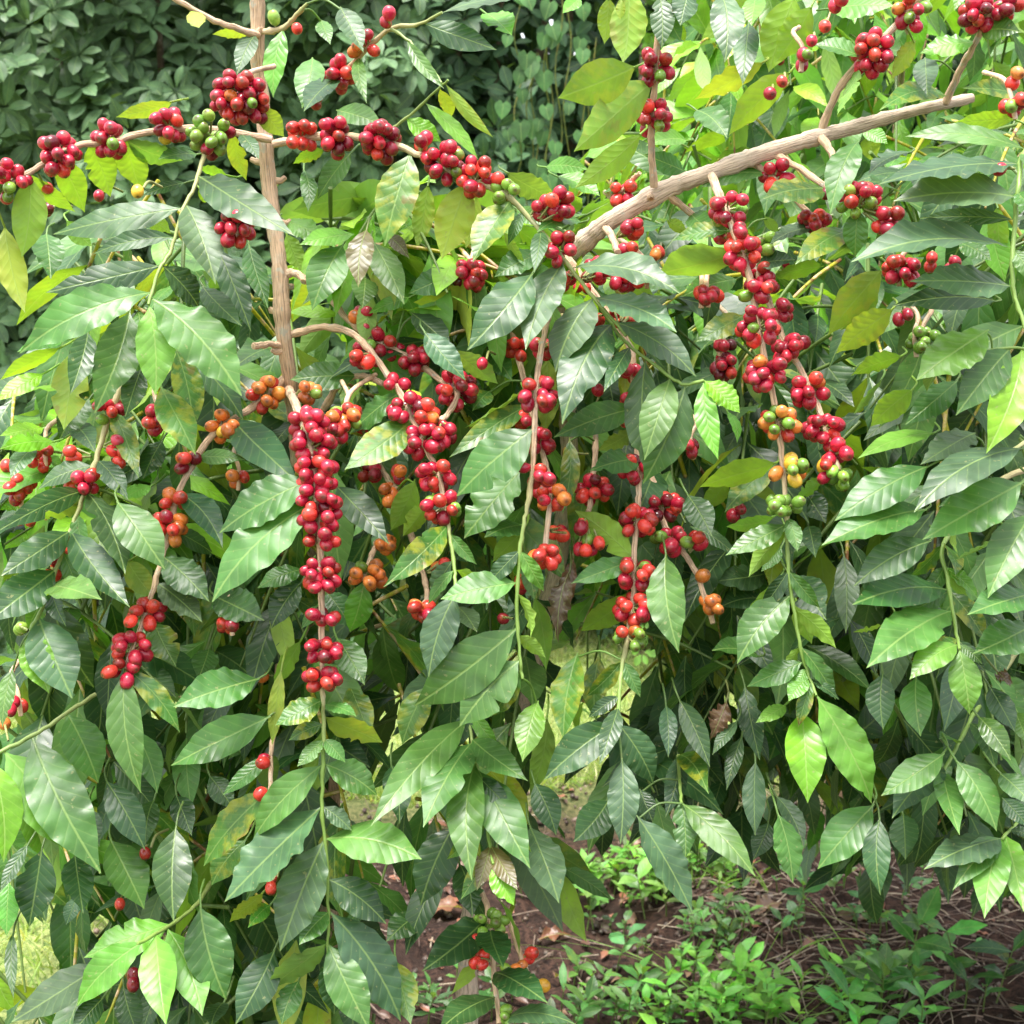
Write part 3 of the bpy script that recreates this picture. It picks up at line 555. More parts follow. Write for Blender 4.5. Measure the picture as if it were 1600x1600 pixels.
TREES = {
    'A': ('coffee_tree', 'coffee tree with an upright bare tan stem and drooping branches strung with red cherries', (515, 1900, 1.75)),
    'B': ('coffee_tree', 'coffee tree whose thick tan stem leans diagonally to a broken end at the upper right', (725, 1750, 1.85)),
    'C': ('coffee_tree', 'leafy coffee tree at the right edge with large glossy leaves and hardly any cherries', (1740, 1800, 1.65)),
    'D': ('coffee_tree', 'bright green coffee tree standing behind the leaning tan stem at the top right', (1330, 900, 3.5)),
    'E': ('coffee_tree', 'dark shaded coffee tree overhanging the bare soil behind the glossy leaves at the lower right', (1760, 1250, 2.6)),
}
ROOT, ORI = {}, {}
for k, (nm, lab, b) in TREES.items():
    p = P(*b); p[2] = 0
    ORI[k] = p
    ROOT[k] = empty(nm, p, lab, 'tree', 'coffee trees')

BARK = (.64, .44, .285, 1); GRN = (.17, .27, .055, 0)
branches = []
for line in BR.strip().split('\n'):
    head, pts, dep, rad, wood = line.split('|')
    bid, tr = head.split()
    px = np.array([[float(q) for q in t.split(',')] for t in pts.split(';')])
    n = len(px)
    def spread(s):
        v = np.array([float(q) for q in s.split(',')])
        return v if len(v) == n else np.interp(np.linspace(0, 1, n), np.linspace(0, 1, len(v)), v)
    d, r, w = spread(dep), spread(rad), spread(wood)
    w3 = np.array([P(px[i, 0], px[i, 1], d[i]) for i in range(n)])
    if bid.startswith('trunk') : w3[-1, 2] = -.05
    sm = catmull(w3, 6)
    t = np.linspace(0, 1, len(sm)); tn = np.linspace(0, 1, n)
    rr = np.interp(t, tn, r * d / FPX); ww = np.interp(t, tn, w)
    col = np.array(BARK)[None] * ww[:, None] + np.array(GRN)[None] * (1 - ww[:, None])
    big = bid.startswith('trunk')
    if big:
        pass
        sm = catmull(w3, 14); t = np.linspace(0, 1, len(sm))
        rr = np.interp(t, tn, r * d / FPX); col = np.tile(np.array((.66, .52, .40, 1) if tr == 'B' else BARK), (len(sm), 1))
        Ls = np.concatenate([[0], np.cumsum(np.linalg.norm(np.diff(sm, axis=0), axis=1))])
        rr = rr * (1 + .16 * np.exp(-(((Ls + .03) % .085 - .042) / .007) ** 2) + .05 * np.sin(Ls * 61))
        sm = sm + .0012 * np.stack([np.sin(Ls * 47), np.sin(Ls * 53 + 1), 0 * Ls], 1)
    else:
        L = np.concatenate([[0], np.cumsum(np.linalg.norm(np.diff(sm, axis=0), axis=1))])
        nodes = np.exp(-(((L + .012) % .042 - .021) / .0035) ** 2)
        rr = rr * (1 + .22 * nodes)
        sm = sm + .00035 * rng.standard_normal(sm.shape)
    if not big: rr = rr * np.where(ww < .3, .8, 1.0)
    mb = MB()
    tube(mb, sm, rr, col, 16 if big else 9, .045 if big else .05)
    if big and bid != 'trunkC':    # leaf-scar rings, knots and broken twig stubs
        for k in range(9):
            i = random.randrange(4, len(sm) - 30)
            ax = unit(sm[i + 1] - sm[i]); sd = unit(np.cross(ax, rng.standard_normal(3)))
            q = np.array([sm[i] + sd * rr[i] * .7, sm[i] + sd * (rr[i] * 1.15 + .003), sm[i] + sd * (rr[i] * 1.15 + rn(.003, .010)) - ax * .003])
            tube(mb, q, [.0045, .0035, .0022], BARK, 7, .1)
    o = mb.build('trunk' if big else 'branch', STEM, ROOT[tr], origin=tuple(w3[0]))
    pp = np.array([proj(q) for q in sm])
    branches.append(dict(wood=ww, id=bid, tree=tr, obj=o, pts=sm, pp=pp, used=0, big=big))


def nearest(px, py, d=None, tree=None, nobig=False):
    best = None
    for b in branches:
        if tree and b['tree'] != tree: continue
        if nobig and b['big']: continue
        q = b['pp']
        dd = np.hypot(q[:, 0] - px, q[:, 1] - py)
        if d is not None: dd = dd + np.abs(q[:, 2] - d) * 250
        i = int(dd.argmin())
        if best is None or dd[i] < best[0]: best = (dd[i], b, i)
    return best


def region_tree(px, py):
    if px > 1335 and py > 180: return 'C'
    return 'A' if px < 690 else 'B'


# ---- the leaves read off the photograph
heroes = []
for T, txt in LV.items():
    ox, oy = TILE[T]
    for e in txt.replace('\n', '').split(';'):
        if not e.strip(): continue
        f = e.split(',')
        bx, by, tx, ty, w = [float(q) / ZF for q in f[:5]]
        heroes.append((ox + bx, oy + by, ox + tx, oy + ty, w, f[5][0], int(f[5][1])))


def hero_leaf(mb, h, snap=None):
    bx, by, tx, ty, w, kd, ly = h
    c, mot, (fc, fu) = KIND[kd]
    d = layer_depth(ly, bx, by) + rn(-.012, .012)
    horiz = abs(tx - bx) > abs(ty - by)
    dt = d + (rn(-.055, -.015) if fc > 0 else rn(-.02, .03))
    B_, T_ = P(bx, by, d), P(tx, ty, dt)
    if snap is not None: B_ = snap
    a = unit(T_ - B_)
    view = unit(CAM - (B_ + T_) / 2)
    nr = view * fc + ZUP * fu + rng.standard_normal(3) * .16
    n = unit(nr - a * (a @ nr)); s = np.cross(a, n)
    sp = s - view * (s @ view)
    sp = sp - unit(a - view * (a @ view)) * (sp @ unit(a - view * (a @ view)))
    comp = max(np.linalg.norm(sp), .62)
    L = np.linalg.norm(T_ - B_)
    hw = min(.465 * w * d / FPX / comp, .27 * L)
    k = 1 + rng.standard_normal() * np.array([.14, .04, .05]) + .03 * rng.standard_normal(3); k = k * rn(.82, 1.2)
    col = np.clip(np.array(c) * k, .004, .6)
    sg = 1 if fc > 0 else -1
    leaf(mb, B_, T_, nr, hw, col, mot, nu=30, nv=8,
         sag=sg * rn(.03, .10) + (.04 if kd in 'yYQ' else 0), fold=rn(-.10, .26), wav=rn(.05, .15) if kd not in 'x' else .8,
         nw=rn(4.5, 7.5), curl=rn(0, .10), twist=rn(-.35, .35) if kd not in 'x' else 2.2, bite=.16, side_bend=rn(-.05, .05))
    return B_, L, col


per_tree = {k: [] for k in TREES}
for h in heroes:
    d = layer_depth(h[6], h[0], h[1])
    dist, b, i = nearest(h[0], h[1], d, None, True)
    tr = b['tree'] if dist < 62 else region_tree(h[0], h[1])
    if dist >= 62 : dist, b, i = nearest(h[0], h[1], d, tr, True)
    area = math.hypot(h[2] - h[0], h[3] - h[1]) * h[4] * (1 - .12 * h[6])
    per_tree[tr].append((area, h, b, i))
REST = {k: MB() for k in TREES}
for tr, lst in per_tree.items():
    lst.sort(key=lambda q: -q[0])
    for rank, (area, h, b, i) in enumerate(lst):
        single = rank < 100
        mb = MB() if single else REST[tr]
        q_ = b['pp'][i]
        near_ = math.hypot(q_[0] - h[0], q_[1] - h[1]) < 30 and abs(q_[2] - layer_depth(h[6], h[0], h[1])) < .07
        B_, L, col = hero_leaf(mb, h, b['pts'][i] + np.array([0, .001, 0]) if near_ else None)
        j = b['pts'][min(len(b['pts']) - 1, i)]
        dd = np.linalg.norm(j - B_)
        ax = unit(B_ - P(h[2], h[3], layer_depth(h[6], h[0], h[1])))
        if dd < .048:
            q = np.array([j, (j + B_) / 2 + np.array([0, 0, .2]) * dd * .6, B_ - ax * .004])
        else:
            q = np.array([B_ + ax * .008 + np.array([0, .030, .004]), B_ + ax * .006 + np.array([0, .008, .001]), B_ - ax * .004])
        if dd > .004: tube(mb, catmull(q, 4), [.0011] * 9, (*(np.array(col) * .5 + np.array([.10, .15, .04])), 0), 5, 0, False)
        if single:
            o = mb.build('leaf', LEAF, b['obj'], origin=tuple(B_))
            if h[5] in LABEL: o['label'] = LABEL[h[5]]

# small young leaves in pairs at the nodes of the green shoots
for b in branches:
    if b['id'] not in ('a7', 'b1', 'b12', 'c2', 'a6', 'b16', 'b11'): continue
    acc = 0; flip = 0
    for i in range(1, len(b['pts']) - 1):
        acc += np.linalg.norm(b['pts'][i] - b['pts'][i - 1])
        if b['wood'][i] > .25 or acc < .034: continue
        acc = 0; flip += 1
        tg = unit(b['pts'][i + 1] - b['pts'][i - 1]); sd = unit(np.cross(tg, np.array([0, 1, 0]) if flip % 3 else np.array([.7, .7, 0])))
        for s in (-1, 1):
            if random.random() < .2: continue
            L = rn(.028, .060); dr = unit(tg * rn(.5, 1.1) + s * sd * rn(.6, 1.0) + np.array([0, rn(-.2, .35), -.25]))
            kd = random.choice('mmbqdy'); c, mot, (fc, fu) = KIND[kd]
            leaf(REST[b['tree']], b['pts'][i], b['pts'][i] + dr * L, np.array([0, -fc, fu]) + .25 * rng.standard_normal(3), L * rn(.16, .21), np.array(c) * rn(.85, 1.2), mot, nu=18, nv=6,
                 sag=rn(.04, .12), fold=rn(.05, .35), wav=rn(.1, .25), nw=4, curl=rn(0, .15), twist=rn(-.4, .4))

# ---- cherries
clusters = []
for T, txt in CL.items():
    ox, oy = TILE[T]
    for e in txt.replace('\n', '').split(';'):
        f = e.split(',')
        x, y, rx, ry = [float(q) / ZF for q in f[:4]]
        if T == 'I': continue
        clusters.append([ox + x, oy + y, rx, ry, f[4], int(f[5]) if len(f) > 5 else 0])
for x, y, s, ly in [(742, 436, 'RrRDR', 2), (806, 505, 'rRr', 2), (622, 742, 'roR', 2), (562, 664, 'RRr', 2), (692, 886, 'rRo', 2), (932, 566, 'RRDr', 2), (1012, 432, 'RRrR', 2),
                    (1132, 566, 'DRRD', 2), (1098, 462, 'rRR', 1), (872, 834, 'rRr', 2), (302, 566, 'RR', 2), (122, 764, 'rRr', 2), (58, 726, 'rr', 2), (985, 626, 'RrR', 2), (912, 446, 'RRR', 2),
                    (1272, 342, 'RRrR', 2), (30, 775, 'rRr', 2), (655, 560, 'RRDR', 2), (470, 700, 'roo', 2), (1080, 700, 'RDR', 2), (1150, 800, 'RR', 2), (350, 975, 'rR', 2)]:
    clusters.append([x, y, 16, 15, s, ly])
budget = {k: 0 for k in TREES}
info = []
for c in clusters:
    x, y, rx, ry, cols, ly = c
    want = 1.315 + .06 * ly
    dist, b, i = nearest(x, y, want if ly else None, None, False)
    if b['big'] or dist > 55:
        d2, b2, i2 = nearest(x, y, want, None, True)
        if d2 < 60: dist, b, i = d2, b2, i2
    near = dist < 60 and not b['big']
    tr = b['tree'] if near else region_tree(x, y)
    d = (max(b['pp'][i][2] - .004, 1.355 + .022 * ly) if ly else b['pp'][i][2] - .004) if near else want
    info.append((d, c, tr, b, i, near))
info.sort(key=lambda q: q[0] - .0004 * len(q[1][4]))


def spots(n, rx, ry, rz, r):
    p = rng.standard_normal((n, 3)); p /= np.linalg.norm(p, axis=1)[:, None]
    p *= rng.uniform(.6, 1, (n, 1)) * np.array([rx, ry, rz])
    for _ in range(60):
        dv = p[:, None] - p[None]; dd = np.linalg.norm(dv, axis=2) + np.eye(n)
        ov = np.clip(2 * r * .97 - dd, 0, None) * (1 - np.eye(n))
        p = p + (dv / dd[..., None] * ov[..., None]).sum(1) * .35
        e = np.sqrt((p[:, 0] / rx) ** 2 + (p[:, 1] / ry) ** 2)
        k = np.where(e > 1.0, 1 / np.maximum(e, 1e-6), 1.0)
        p = p * np.stack([k, k, np.ones(n)], 1)
        p[:, 2] = np.clip(p[:, 2], -rz * 2.2, rz * 1.8)
    return p


for d, c, tr, b, i, near in info:
    x, y, rx, ry, cols, ly = c
    m = d / FPX
    r0 = 10.9 * m
    cols = cols + ''.join(random.choice(cols) for _ in range(len(cols) // 4))
    cols = ''.join(('r' if (q == 'R' and random.random() < .16) else 'o' if (q == 'r' and random.random() < .03) else 'D' if (q == 'R' and random.random() < .05) else q) for q in cols)
    if d > 1.40: r0 = 10.9 * 1.37 / FPX
    cen = P(x, y, d)
    n = len(cols)
    R_ = np.stack([RGT, UPV, FWD], 1)
    if n == 1:
        loc = np.zeros((1, 3))
    else:
        loc = spots(n, max(rx * m - r0 * .8, r0 * .5), max(ry * m - r0 * .8, r0 * .5), max(min(rx, ry) * m * .85 - r0 * .4, r0 * .9), r0)
    if near and n >= 5 and not ly:      # the stalk shows between the cherries: they sit on both its sides
        bp_ = b['pp']; i0, i1 = max(0, i - 3), min(len(bp_) - 1, i + 3)
        ax2 = np.array([bp_[i1][0] - bp_[i0][0], -(bp_[i1][1] - bp_[i0][1])]); ax2 /= np.linalg.norm(ax2) + 1e-9
        pr = np.array([ax2[1], -ax2[0]])
        off = (np.array([bp_[i][0] - x, -(bp_[i][1] - y)]) * m) @ pr
        for q in loc:
            lat = q[:2] @ pr - off
            if q[2] < r0 * .5 and abs(lat) < r0 * .98 and random.random() < .8:
                q[:2] += pr * ((1 if lat >= 0 else -1) * r0 * 1.02 - lat)
    # green ones hang lowest or furthest out, as transcribed
    order = np.argsort(loc[:, 0] * rn(-1, 1) - loc[:, 1] * 1.0 + rng.standard_normal(n) * .004)
    if near:
        node = b['pts'][i]
    else:
        node = cen + np.array([0, .012, .006])
    ctr_axis = node if n > 2 else node
    mb = MB(); items = []
    for k, ix in enumerate(order):
        pos = cen + R_ @ loc[ix]
        out = pos - ctr_axis
        if np.linalg.norm(out) < 1e-4: out = np.array([0, -1, -.3])
        out = unit(unit(out) + np.array([0, -.15, -.25]) + rng.standard_normal(3) * .22)
        r = r0 * rn(.86, 1.10) * (.90 if cols[k] == 'g' else 1)
        items.append((cols[k], pos, out, r))
        q = np.array([ctr_axis + .25 * (pos - ctr_axis), pos - out * r * 1.0])
        if np.linalg.norm(q[1] - q[0]) < .05:
            tube(mb, q, [.0011, .0014], (.22, .24, .08, .3), 5, 0, False)
    if not near and n <= 2:
        tube(mb, catmull(np.array([cen + np.array([.004, .006, .003]), cen + np.array([.006, .02, .010]), cen + np.array([.012, .045, .006])]), 4), .0014, (.22, .24, .08, .3), 5, 0, False)
    elif not near:
        top = cen + np.array([rn(-.012, .012), .022, .026]); low = cen + np.array([rn(-.004, .004), .003, -.012])
        tube(mb, catmull(np.array([top + np.array([rn(-.02, .02), .045, .012]), top, cen + np.array([0, .008, .01]), low]), 5), .0024, BARK, 7, .05)
    single = budget[tr] + n <= 100
    if single:
        budget[tr] += n
    else:
        for ch, pos, out, r in items:
            v, f, cc = cherry_geo(ch)
            mb.add((v * r) @ basis(out).T + pos, f, v[:, :2] * .5 + .5, cc)
    if not mb.v:
        tube(mb, np.array([cen, cen + np.array([0, .01, .004])]), [.0012, .0012], (.22, .24, .08, .3), 5, 0, False)
    o = mb.build('cherry_cluster', CHERRY if not single else STEM, ROOT[tr], origin=tuple(cen))
    gs = cols.count('g')
    if gs > n * .55: o['label'] = 'cluster of unripe green cherries'
    elif cols.count('o') + cols.count('y') > n * .55: o['label'] = 'cluster of orange half ripe cherries'
    if single:
        for ch, pos, out, r in items:
            q = bpy.data.objects.new('cherry', random.choice(CH_MESH[ch])); COL.objects.link(q)
            q.parent = o
            q.location = Vector(pos - cen)
            bm_ = basis(out)
            from mathutils import Matrix
            q.rotation_euler = Matrix(bm_.tolist()).to_euler()
            q.scale = (r * rn(.95, 1.03), r * rn(.95, 1.03), r * rn(.96, 1.06))


# ---- inner foliage of the trees
def inside(poly, x, y):
    c = False; n = len(poly); j = n - 1
    for i in range(n):
        if (poly[i][1] > y) != (poly[j][1] > y) and x < (poly[j][0] - poly[i][0]) * (y - poly[i][1]) / (poly[j][1] - poly[i][1]) + poly[i][0]: c = not c
        j = i
    return c


POLY = {
    'A': [(70, 420), (160, 330), (330, 290), (400, 330), (420, 450), (540, 420), (640, 430), (700, 380), (900, 430), (900, 960), (860, 1240), (880, 1400), (640, 1380), (610, 1640), (-60, 1660), (-60, 720), (40, 660), (90, 560)],
    'B': [(830, 380), (900, 330), (1060, 330), (1250, 270), (1350, 300), (1400, 500), (1400, 900), (1330, 1300), (1180, 1290), (1050, 1130), (920, 1230), (870, 1000), (800, 500)],
    'C': [(1345, 250), (1800, 150), (1800, 1400), (1520, 1360), (1300, 1300), (1260, 1000), (1330, 600)],
    'D': [(880, 270), (1000, 190), (1075, 60), (1080, -200), (1900, -200), (1900, 560), (900, 520)],
    'E': [(1000, 860), (1150, 700), (1900, 620), (1900, 1380), (1480, 1370), (1320, 1330), (1200, 1290), (1060, 1120)],
}
GAPS = [(965, 1035, 62), (1005, 1075, 45), (600, 1285, 52), (885, 1265, 40), (1130, 1125, 38), (62, 1505, 52), (30, 1450, 30), (905, 1050, 35), (660, 1190, 22), (940, 1180, 25), (700, 1500, 60), (440, 60, 40), (600, 1420, 25), (1240, 1290, 18)]
PAL = {'A': 'ddddddmmmmmqqyYsb', 'B': 'ddddddmmmmmqqyYsb', 'C': 'ddddmmmmmssb', 'D': 'mmmbbbbbBByyyu', 'E': 'ddddddddmms'}  # E's dark mix paints in its shade, D's bright mix its sunlight


def ok_leaf(p, tr):
    x, y, d = proj(p)
    if d < 1.395: return False
    for gx, gy, gr in GAPS:
        if (x - gx) ** 2 + (y - gy) ** 2 < (gr * .88) ** 2: return False
    return True


def spray(tr, o3, dirv, length, mb, hero_d=1.40):
    nn = max(3, int(length / .055))
    t = np.linspace(0, 1, nn + 1)
    pts = np.array([o3 + dirv * length * q + np.array([0, 0, -.30 * length * q * q]) for q in t])
    if any(proj(q)[2] < hero_d or not ok_leaf(q, tr) for q in pts): return
    drawn = False
    side0 = unit(np.cross(dirv, rng.standard_normal(3)))
    x0, y0, _ = proj(o3)
    for i in range(1, nn + 1):
        tg = unit(pts[i] - pts[i - 1])
        side = side0 if i % 2 else np.cross(tg, side0)
        for sgn in (-1, 1):
            if random.random() < .08: continue
            L = rn(.075, .128) * (.75 if i == nn else 1)
            dr = unit(tg * rn(.5, .9) + sgn * side * rn(.6, .95) + np.array([0, 0, -rn(.25, .75)]))
            base = pts[i] + dr * .006
            tip = base + dr * L
            if not (ok_leaf(base * .4 + tip * .6, tr) and ok_leaf(tip, tr)): continue
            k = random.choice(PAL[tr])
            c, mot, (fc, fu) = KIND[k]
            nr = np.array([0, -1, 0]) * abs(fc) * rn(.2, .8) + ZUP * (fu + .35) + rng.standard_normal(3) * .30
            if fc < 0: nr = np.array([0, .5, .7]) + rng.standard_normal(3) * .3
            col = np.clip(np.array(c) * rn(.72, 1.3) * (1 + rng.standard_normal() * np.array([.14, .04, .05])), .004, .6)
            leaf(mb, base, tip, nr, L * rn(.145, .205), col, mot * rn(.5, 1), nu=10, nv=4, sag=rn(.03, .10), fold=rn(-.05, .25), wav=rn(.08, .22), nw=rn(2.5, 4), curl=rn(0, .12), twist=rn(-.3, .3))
            drawn = True
    if drawn:
        w = 1.0 if random.random() < .35 else 0.0
        tube(mb, catmull(pts, 3), np.linspace(.0026, .0013, len(catmull(pts, 3))), BARK if w else (.13, .2, .05, 0), 5)


def grow(tr, count, d0, d1, mb):
    poly = POLY[tr]
    xs = [q[0] for q in poly]; ys = [q[1] for q in poly]
    k = 0; tries = 0
    while k < count and tries < count * 30:
        tries += 1
        x, y = rn(min(xs), max(xs)), rn(min(ys), max(ys))
        if not inside(poly, x, y): continue
        d = d0 + (d1 - d0) * random.random() ** 1.2
        o3 = P(x, y - 40, d)
        if o3[2] < .12: continue
        dv = unit(np.array([rn(-.8, .8), rn(-.9, .35), rn(-.9, .15)]))
        ln = rn(.16, .30)
        e = proj(o3 + dv * ln + np.array([0, 0, -.3 * ln]))
        if not inside(poly, e[0], min(e[1], 1590)): continue
        spray(tr, o3, dv, ln, mb)
        k += 1


POLY['U'] = [(430, 300), (600, 330), (760, 330), (880, 430), (1000, 420), (1000, 540), (760, 560), (520, 520)]; PAL['U'] = 'yyyBbbuYm'
grow('U', 34, 1.47, 1.75, REST['A'])
POLY['V'] = [(-40, 640), (220, 620), (330, 720), (260, 860), (-40, 860)]; PAL['V'] = 'yBbbmdu'
grow('V', 22, 1.45, 1.7, REST['A'])
grow('A', 270, 1.46, 2.05, REST['A'])
grow('B', 150, 1.48, 2.1, REST['B'])
grow('C', 110, 1.42, 2.0, REST['C'])
POLY['H'] = [(845, 980), (1130, 960), (1190, 1270), (1010, 1240), (900, 1250)]; PAL['H'] = 'dddddddmmqs'
grow('H', 34, 1.5, 2.0, REST['B'])
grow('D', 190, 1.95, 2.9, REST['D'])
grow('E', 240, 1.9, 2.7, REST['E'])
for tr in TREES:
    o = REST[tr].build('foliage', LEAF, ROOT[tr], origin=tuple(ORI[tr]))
    o['kind'] = 'stuff'

# stems of the two trees standing further back
for tr, tops in (('D', [(1180, 60), (1420, 0), (1300, -150)]), ('E', [(1250, 900), (1520, 760), (1420, 700)])):
    base = ORI[tr]
    for n_, (tx, ty) in enumerate(tops):
        dd = (2.4 if tr == 'D' else 2.3) + .1 * n_
        top = P(tx, ty, dd)
        mb = MB()
        q = catmull(np.array([base + np.array([.03 * n_ - .03, .02 * n_, -.04]), base * .6 + top * .4 + np.array([0, .05, .1]), top]), 10)
        tube(mb, q, np.linspace(.016, .005, len(q)), BARK, 10, .05)
        mb.build('stem', STEM, ROOT[tr], origin=tuple(base))
# a few cherries and bright twigs on the tree behind the leaning stem
for (x, y, cols, d) in [(1120, 520, 'RRRR', 1.98), (1230, 420, 'RRr', 1.98), (1215, 95, 'RR', 1.95)]:
    cen = P(x, y, d); mb = MB()
    for ch, l in zip(cols, spots(len(cols), .014, .014, .012, .0072)):
        v, f, cc = cherry_geo(ch)
        mb.add((v * .0072) @ basis(l + np.array([0, -.01, -.01])).T + cen + l, f, v[:, :2] * .5 + .5, cc)
    mb.build('cherry_cluster', CHERRY, ROOT['D'], origin=tuple(cen))

# ------------------------------------------------------------------ hedge behind
ET = np.array([0, .04, .10, .2, .35, .5, .65, .8, .9, .96, 1.0]); EW = np.array([.05, .06, .22, .5, .82, .98, 1, .8, .5, .22, .02])
HT = np.array([0, .02, .06, .14, .28, .45, .62, .78, .9, .97, 1.0]); HW = np.array([.35, .62, .84, .98, 1.0, .90, .70, .44, .20, .06, .01])


def shrub(label, cat, x0, x1, z1, yb, thick, count, col, leafL, name='shrub', per=(5, 8), wide=.20):
    cx = (x0 + x1) / 2
    root = empty(name, (cx, yb, 0), label, cat)
    mb = MB()
    for k in range(count):
        x = rn(x0, x1); z = rn(.1, z1)
        bulge = math.sin(x * 5.1 + z * 3.3) * .12 + math.sin(x * 11 - z * 8) * .07
        top = z1 - .25 * abs(math.sin(x * 3.1)) 
        if z > top: continue
        y = yb + bulge + thick * random.random() ** 1.6
        ctr = np.array([x, y, z])
        face = unit(np.array([rn(-1, 1), -1.0, rn(-.1, 1.4)]))
        e1 = unit(np.cross(face, np.array([.2, .1, 1]))); e2 = np.cross(face, e1)
        n = random.randint(*per); a0 = rn(0, 6.28)
        ck = rn(.7, 1.3)
        for j in range(n):
            a = a0 + 2 * math.pi * j / n + rn(-.25, .25)
            dr = unit(e1 * math.cos(a) + e2 * math.sin(a) + face * rn(.0, .55) + np.array([0, 0, -.22]))
            L = leafL * rn(.65, 1.15)
            c = np.clip(np.array(col) * ck * rn(.8, 1.25), .004, .5)
            leaf(mb, ctr + dr * .01, ctr + dr * L, face + .3 * rng.standard_normal(3), L * wide * rn(.85, 1.15), c, 0, nu=6, nv=4, sag=rn(.02, .12), fold=rn(0, .3), wav=.05, nw=2, prof=(ET, EW))
    for k in range(int(count * .6)):      # the inner layer that closes the crown
        ctr = np.array([rn(x0 - .1, x1 + .1), yb + thick + rn(.0, .35), rn(.05, z1 + .3)])
        for j in range(5):
            dr = unit(rng.standard_normal(3) * np.array([1, .4, 1])); L = leafL * 1.5 * rn(.8, 1.2)
            leaf(mb, ctr, ctr + dr * L, np.array([rn(-.4, .4), -1, rn(-.2, .6)]), L * .26, np.clip(np.array(col) * rn(.6, 1.0), .004, .5), 0, nu=5, nv=2, sag=.05, fold=.1, wav=.02, nw=2, prof=(ET, EW))
    mb.build('foliage', HEDGE, root, origin=(cx, yb, 0))
    for k in range(5):
        st = MB()
        x = x0 + (x1 - x0) * (k + .5) / 5
        q = catmull(np.array([[x, yb + thick * .7, -.05], [x + rn(-.1, .1), yb + thick * .6, z1 * .4], [x + rn(-.2, .2), yb + thick * .6, z1 * .85]]), 8)
        tube(st, q, np.linspace(.025, .008, len(q)), (.17, .12, .085, 1), 8, .06)
        st.build('stem', STEM, root, origin=(x, yb + thick * .7, 0))
    return root


G1 = (.082, .152, .070)
shrub('tall grey green shrub with whorled leaves behind the drooping branch at the upper left', 'shrub', -2.6, -1.02, 3.3, 4.55, .75, 2200, G1, .10)
shrub('grey green shrub with whorled leaves behind the upright tan stem', 'shrub', -1.05, -.25, 3.3, 4.75, .75, 1300, G1, .10)
shrub('smaller leaved dark shrub between the upright stem and the heart leaved vine', 'shrub', -.34, .55, 3.6, 4.95, .7, 1000, (.045, .10, .048), .095)
shrub('fine leaved yellow green shrub behind the hanging lime leaves at top centre', 'shrub', .42, .86, 3.0, 4.6, .6, 1100, (.11, .24, .035), .06, per=(5, 9), wide=.22)
shrub('dark wide shrub behind the bright green coffee tree', 'shrub', .75, 2.9, 3.3, 5.3, .8, 1300, (.035, .10, .03), .135)

# heart-leaved vine hanging over a dark shrub
vb = 4.62
vr = empty('vine', (.13, vb + .1, 0), 'climbing vine with small heart shaped leaves beside the dark gap at top centre', 'vine')
mb = MB()
for k in range(9):
    x = .02 + .028 * k + rn(-.02, .02)
    zt = rn(1.95, 2.35); q = [np.array([x, vb + .02 * math.sin(k), zt - .05 * i * (1 + .1 * k % 2)]) + np.array([.012 * math.sin(i * 1.3 + k), .015 * math.cos(i + k), 0]) for i in range(random.randint(14, 24))]
    q = np.array(q + [np.array([x * .6 + .05, vb + .12, q[-1][2] * .5]), np.array([.10 + .008 * k, vb + .1, 0])])
    tube(mb, catmull(q, 3), .0022, (.10, .14, .05, .3), 5)
    for p in q[:-2]:
        for _ in range(1):
            if random.random() < .42: continue
            L = rn(.034, .062)
            b_ = p + np.array([rn(-.05, .05), -rn(.01, .06), rn(-.01, .03)])
            dr = unit(np.array([rn(-.35, .35), rn(-.25, 0), -1]))
            leaf(mb, b_, b_ + dr * L, np.array([rn(-.4, .4), -1, rn(.1, .7)]), L * .52, np.array([.058, .150, .040]) * rn(.65, 1.25), 0, nu=10, nv=8, notch=.22, sag=.04, fold=.08, wav=.03, nw=1, prof=(HT, HW))
            tube(mb, np.array([p, b_]), .0012, (.10, .16, .05, 0), 4, 0, False)
mb.build('foliage', HEDGE, vr, origin=(.13, vb + .1, 0))

# ------------------------------------------------------------------ ground
def hgt(x, y):
    return (.022 * np.sin(x * 3.1 + y * 1.7) + .014 * np.sin(x * 7.3 - y * 5.2) + .008 * np.sin(x * 17 + y * 13) + .005 * np.sin(x * 41 - y * 37)) * np.clip((7 - np.hypot(x, y - 3)) / 3, 0, 1)


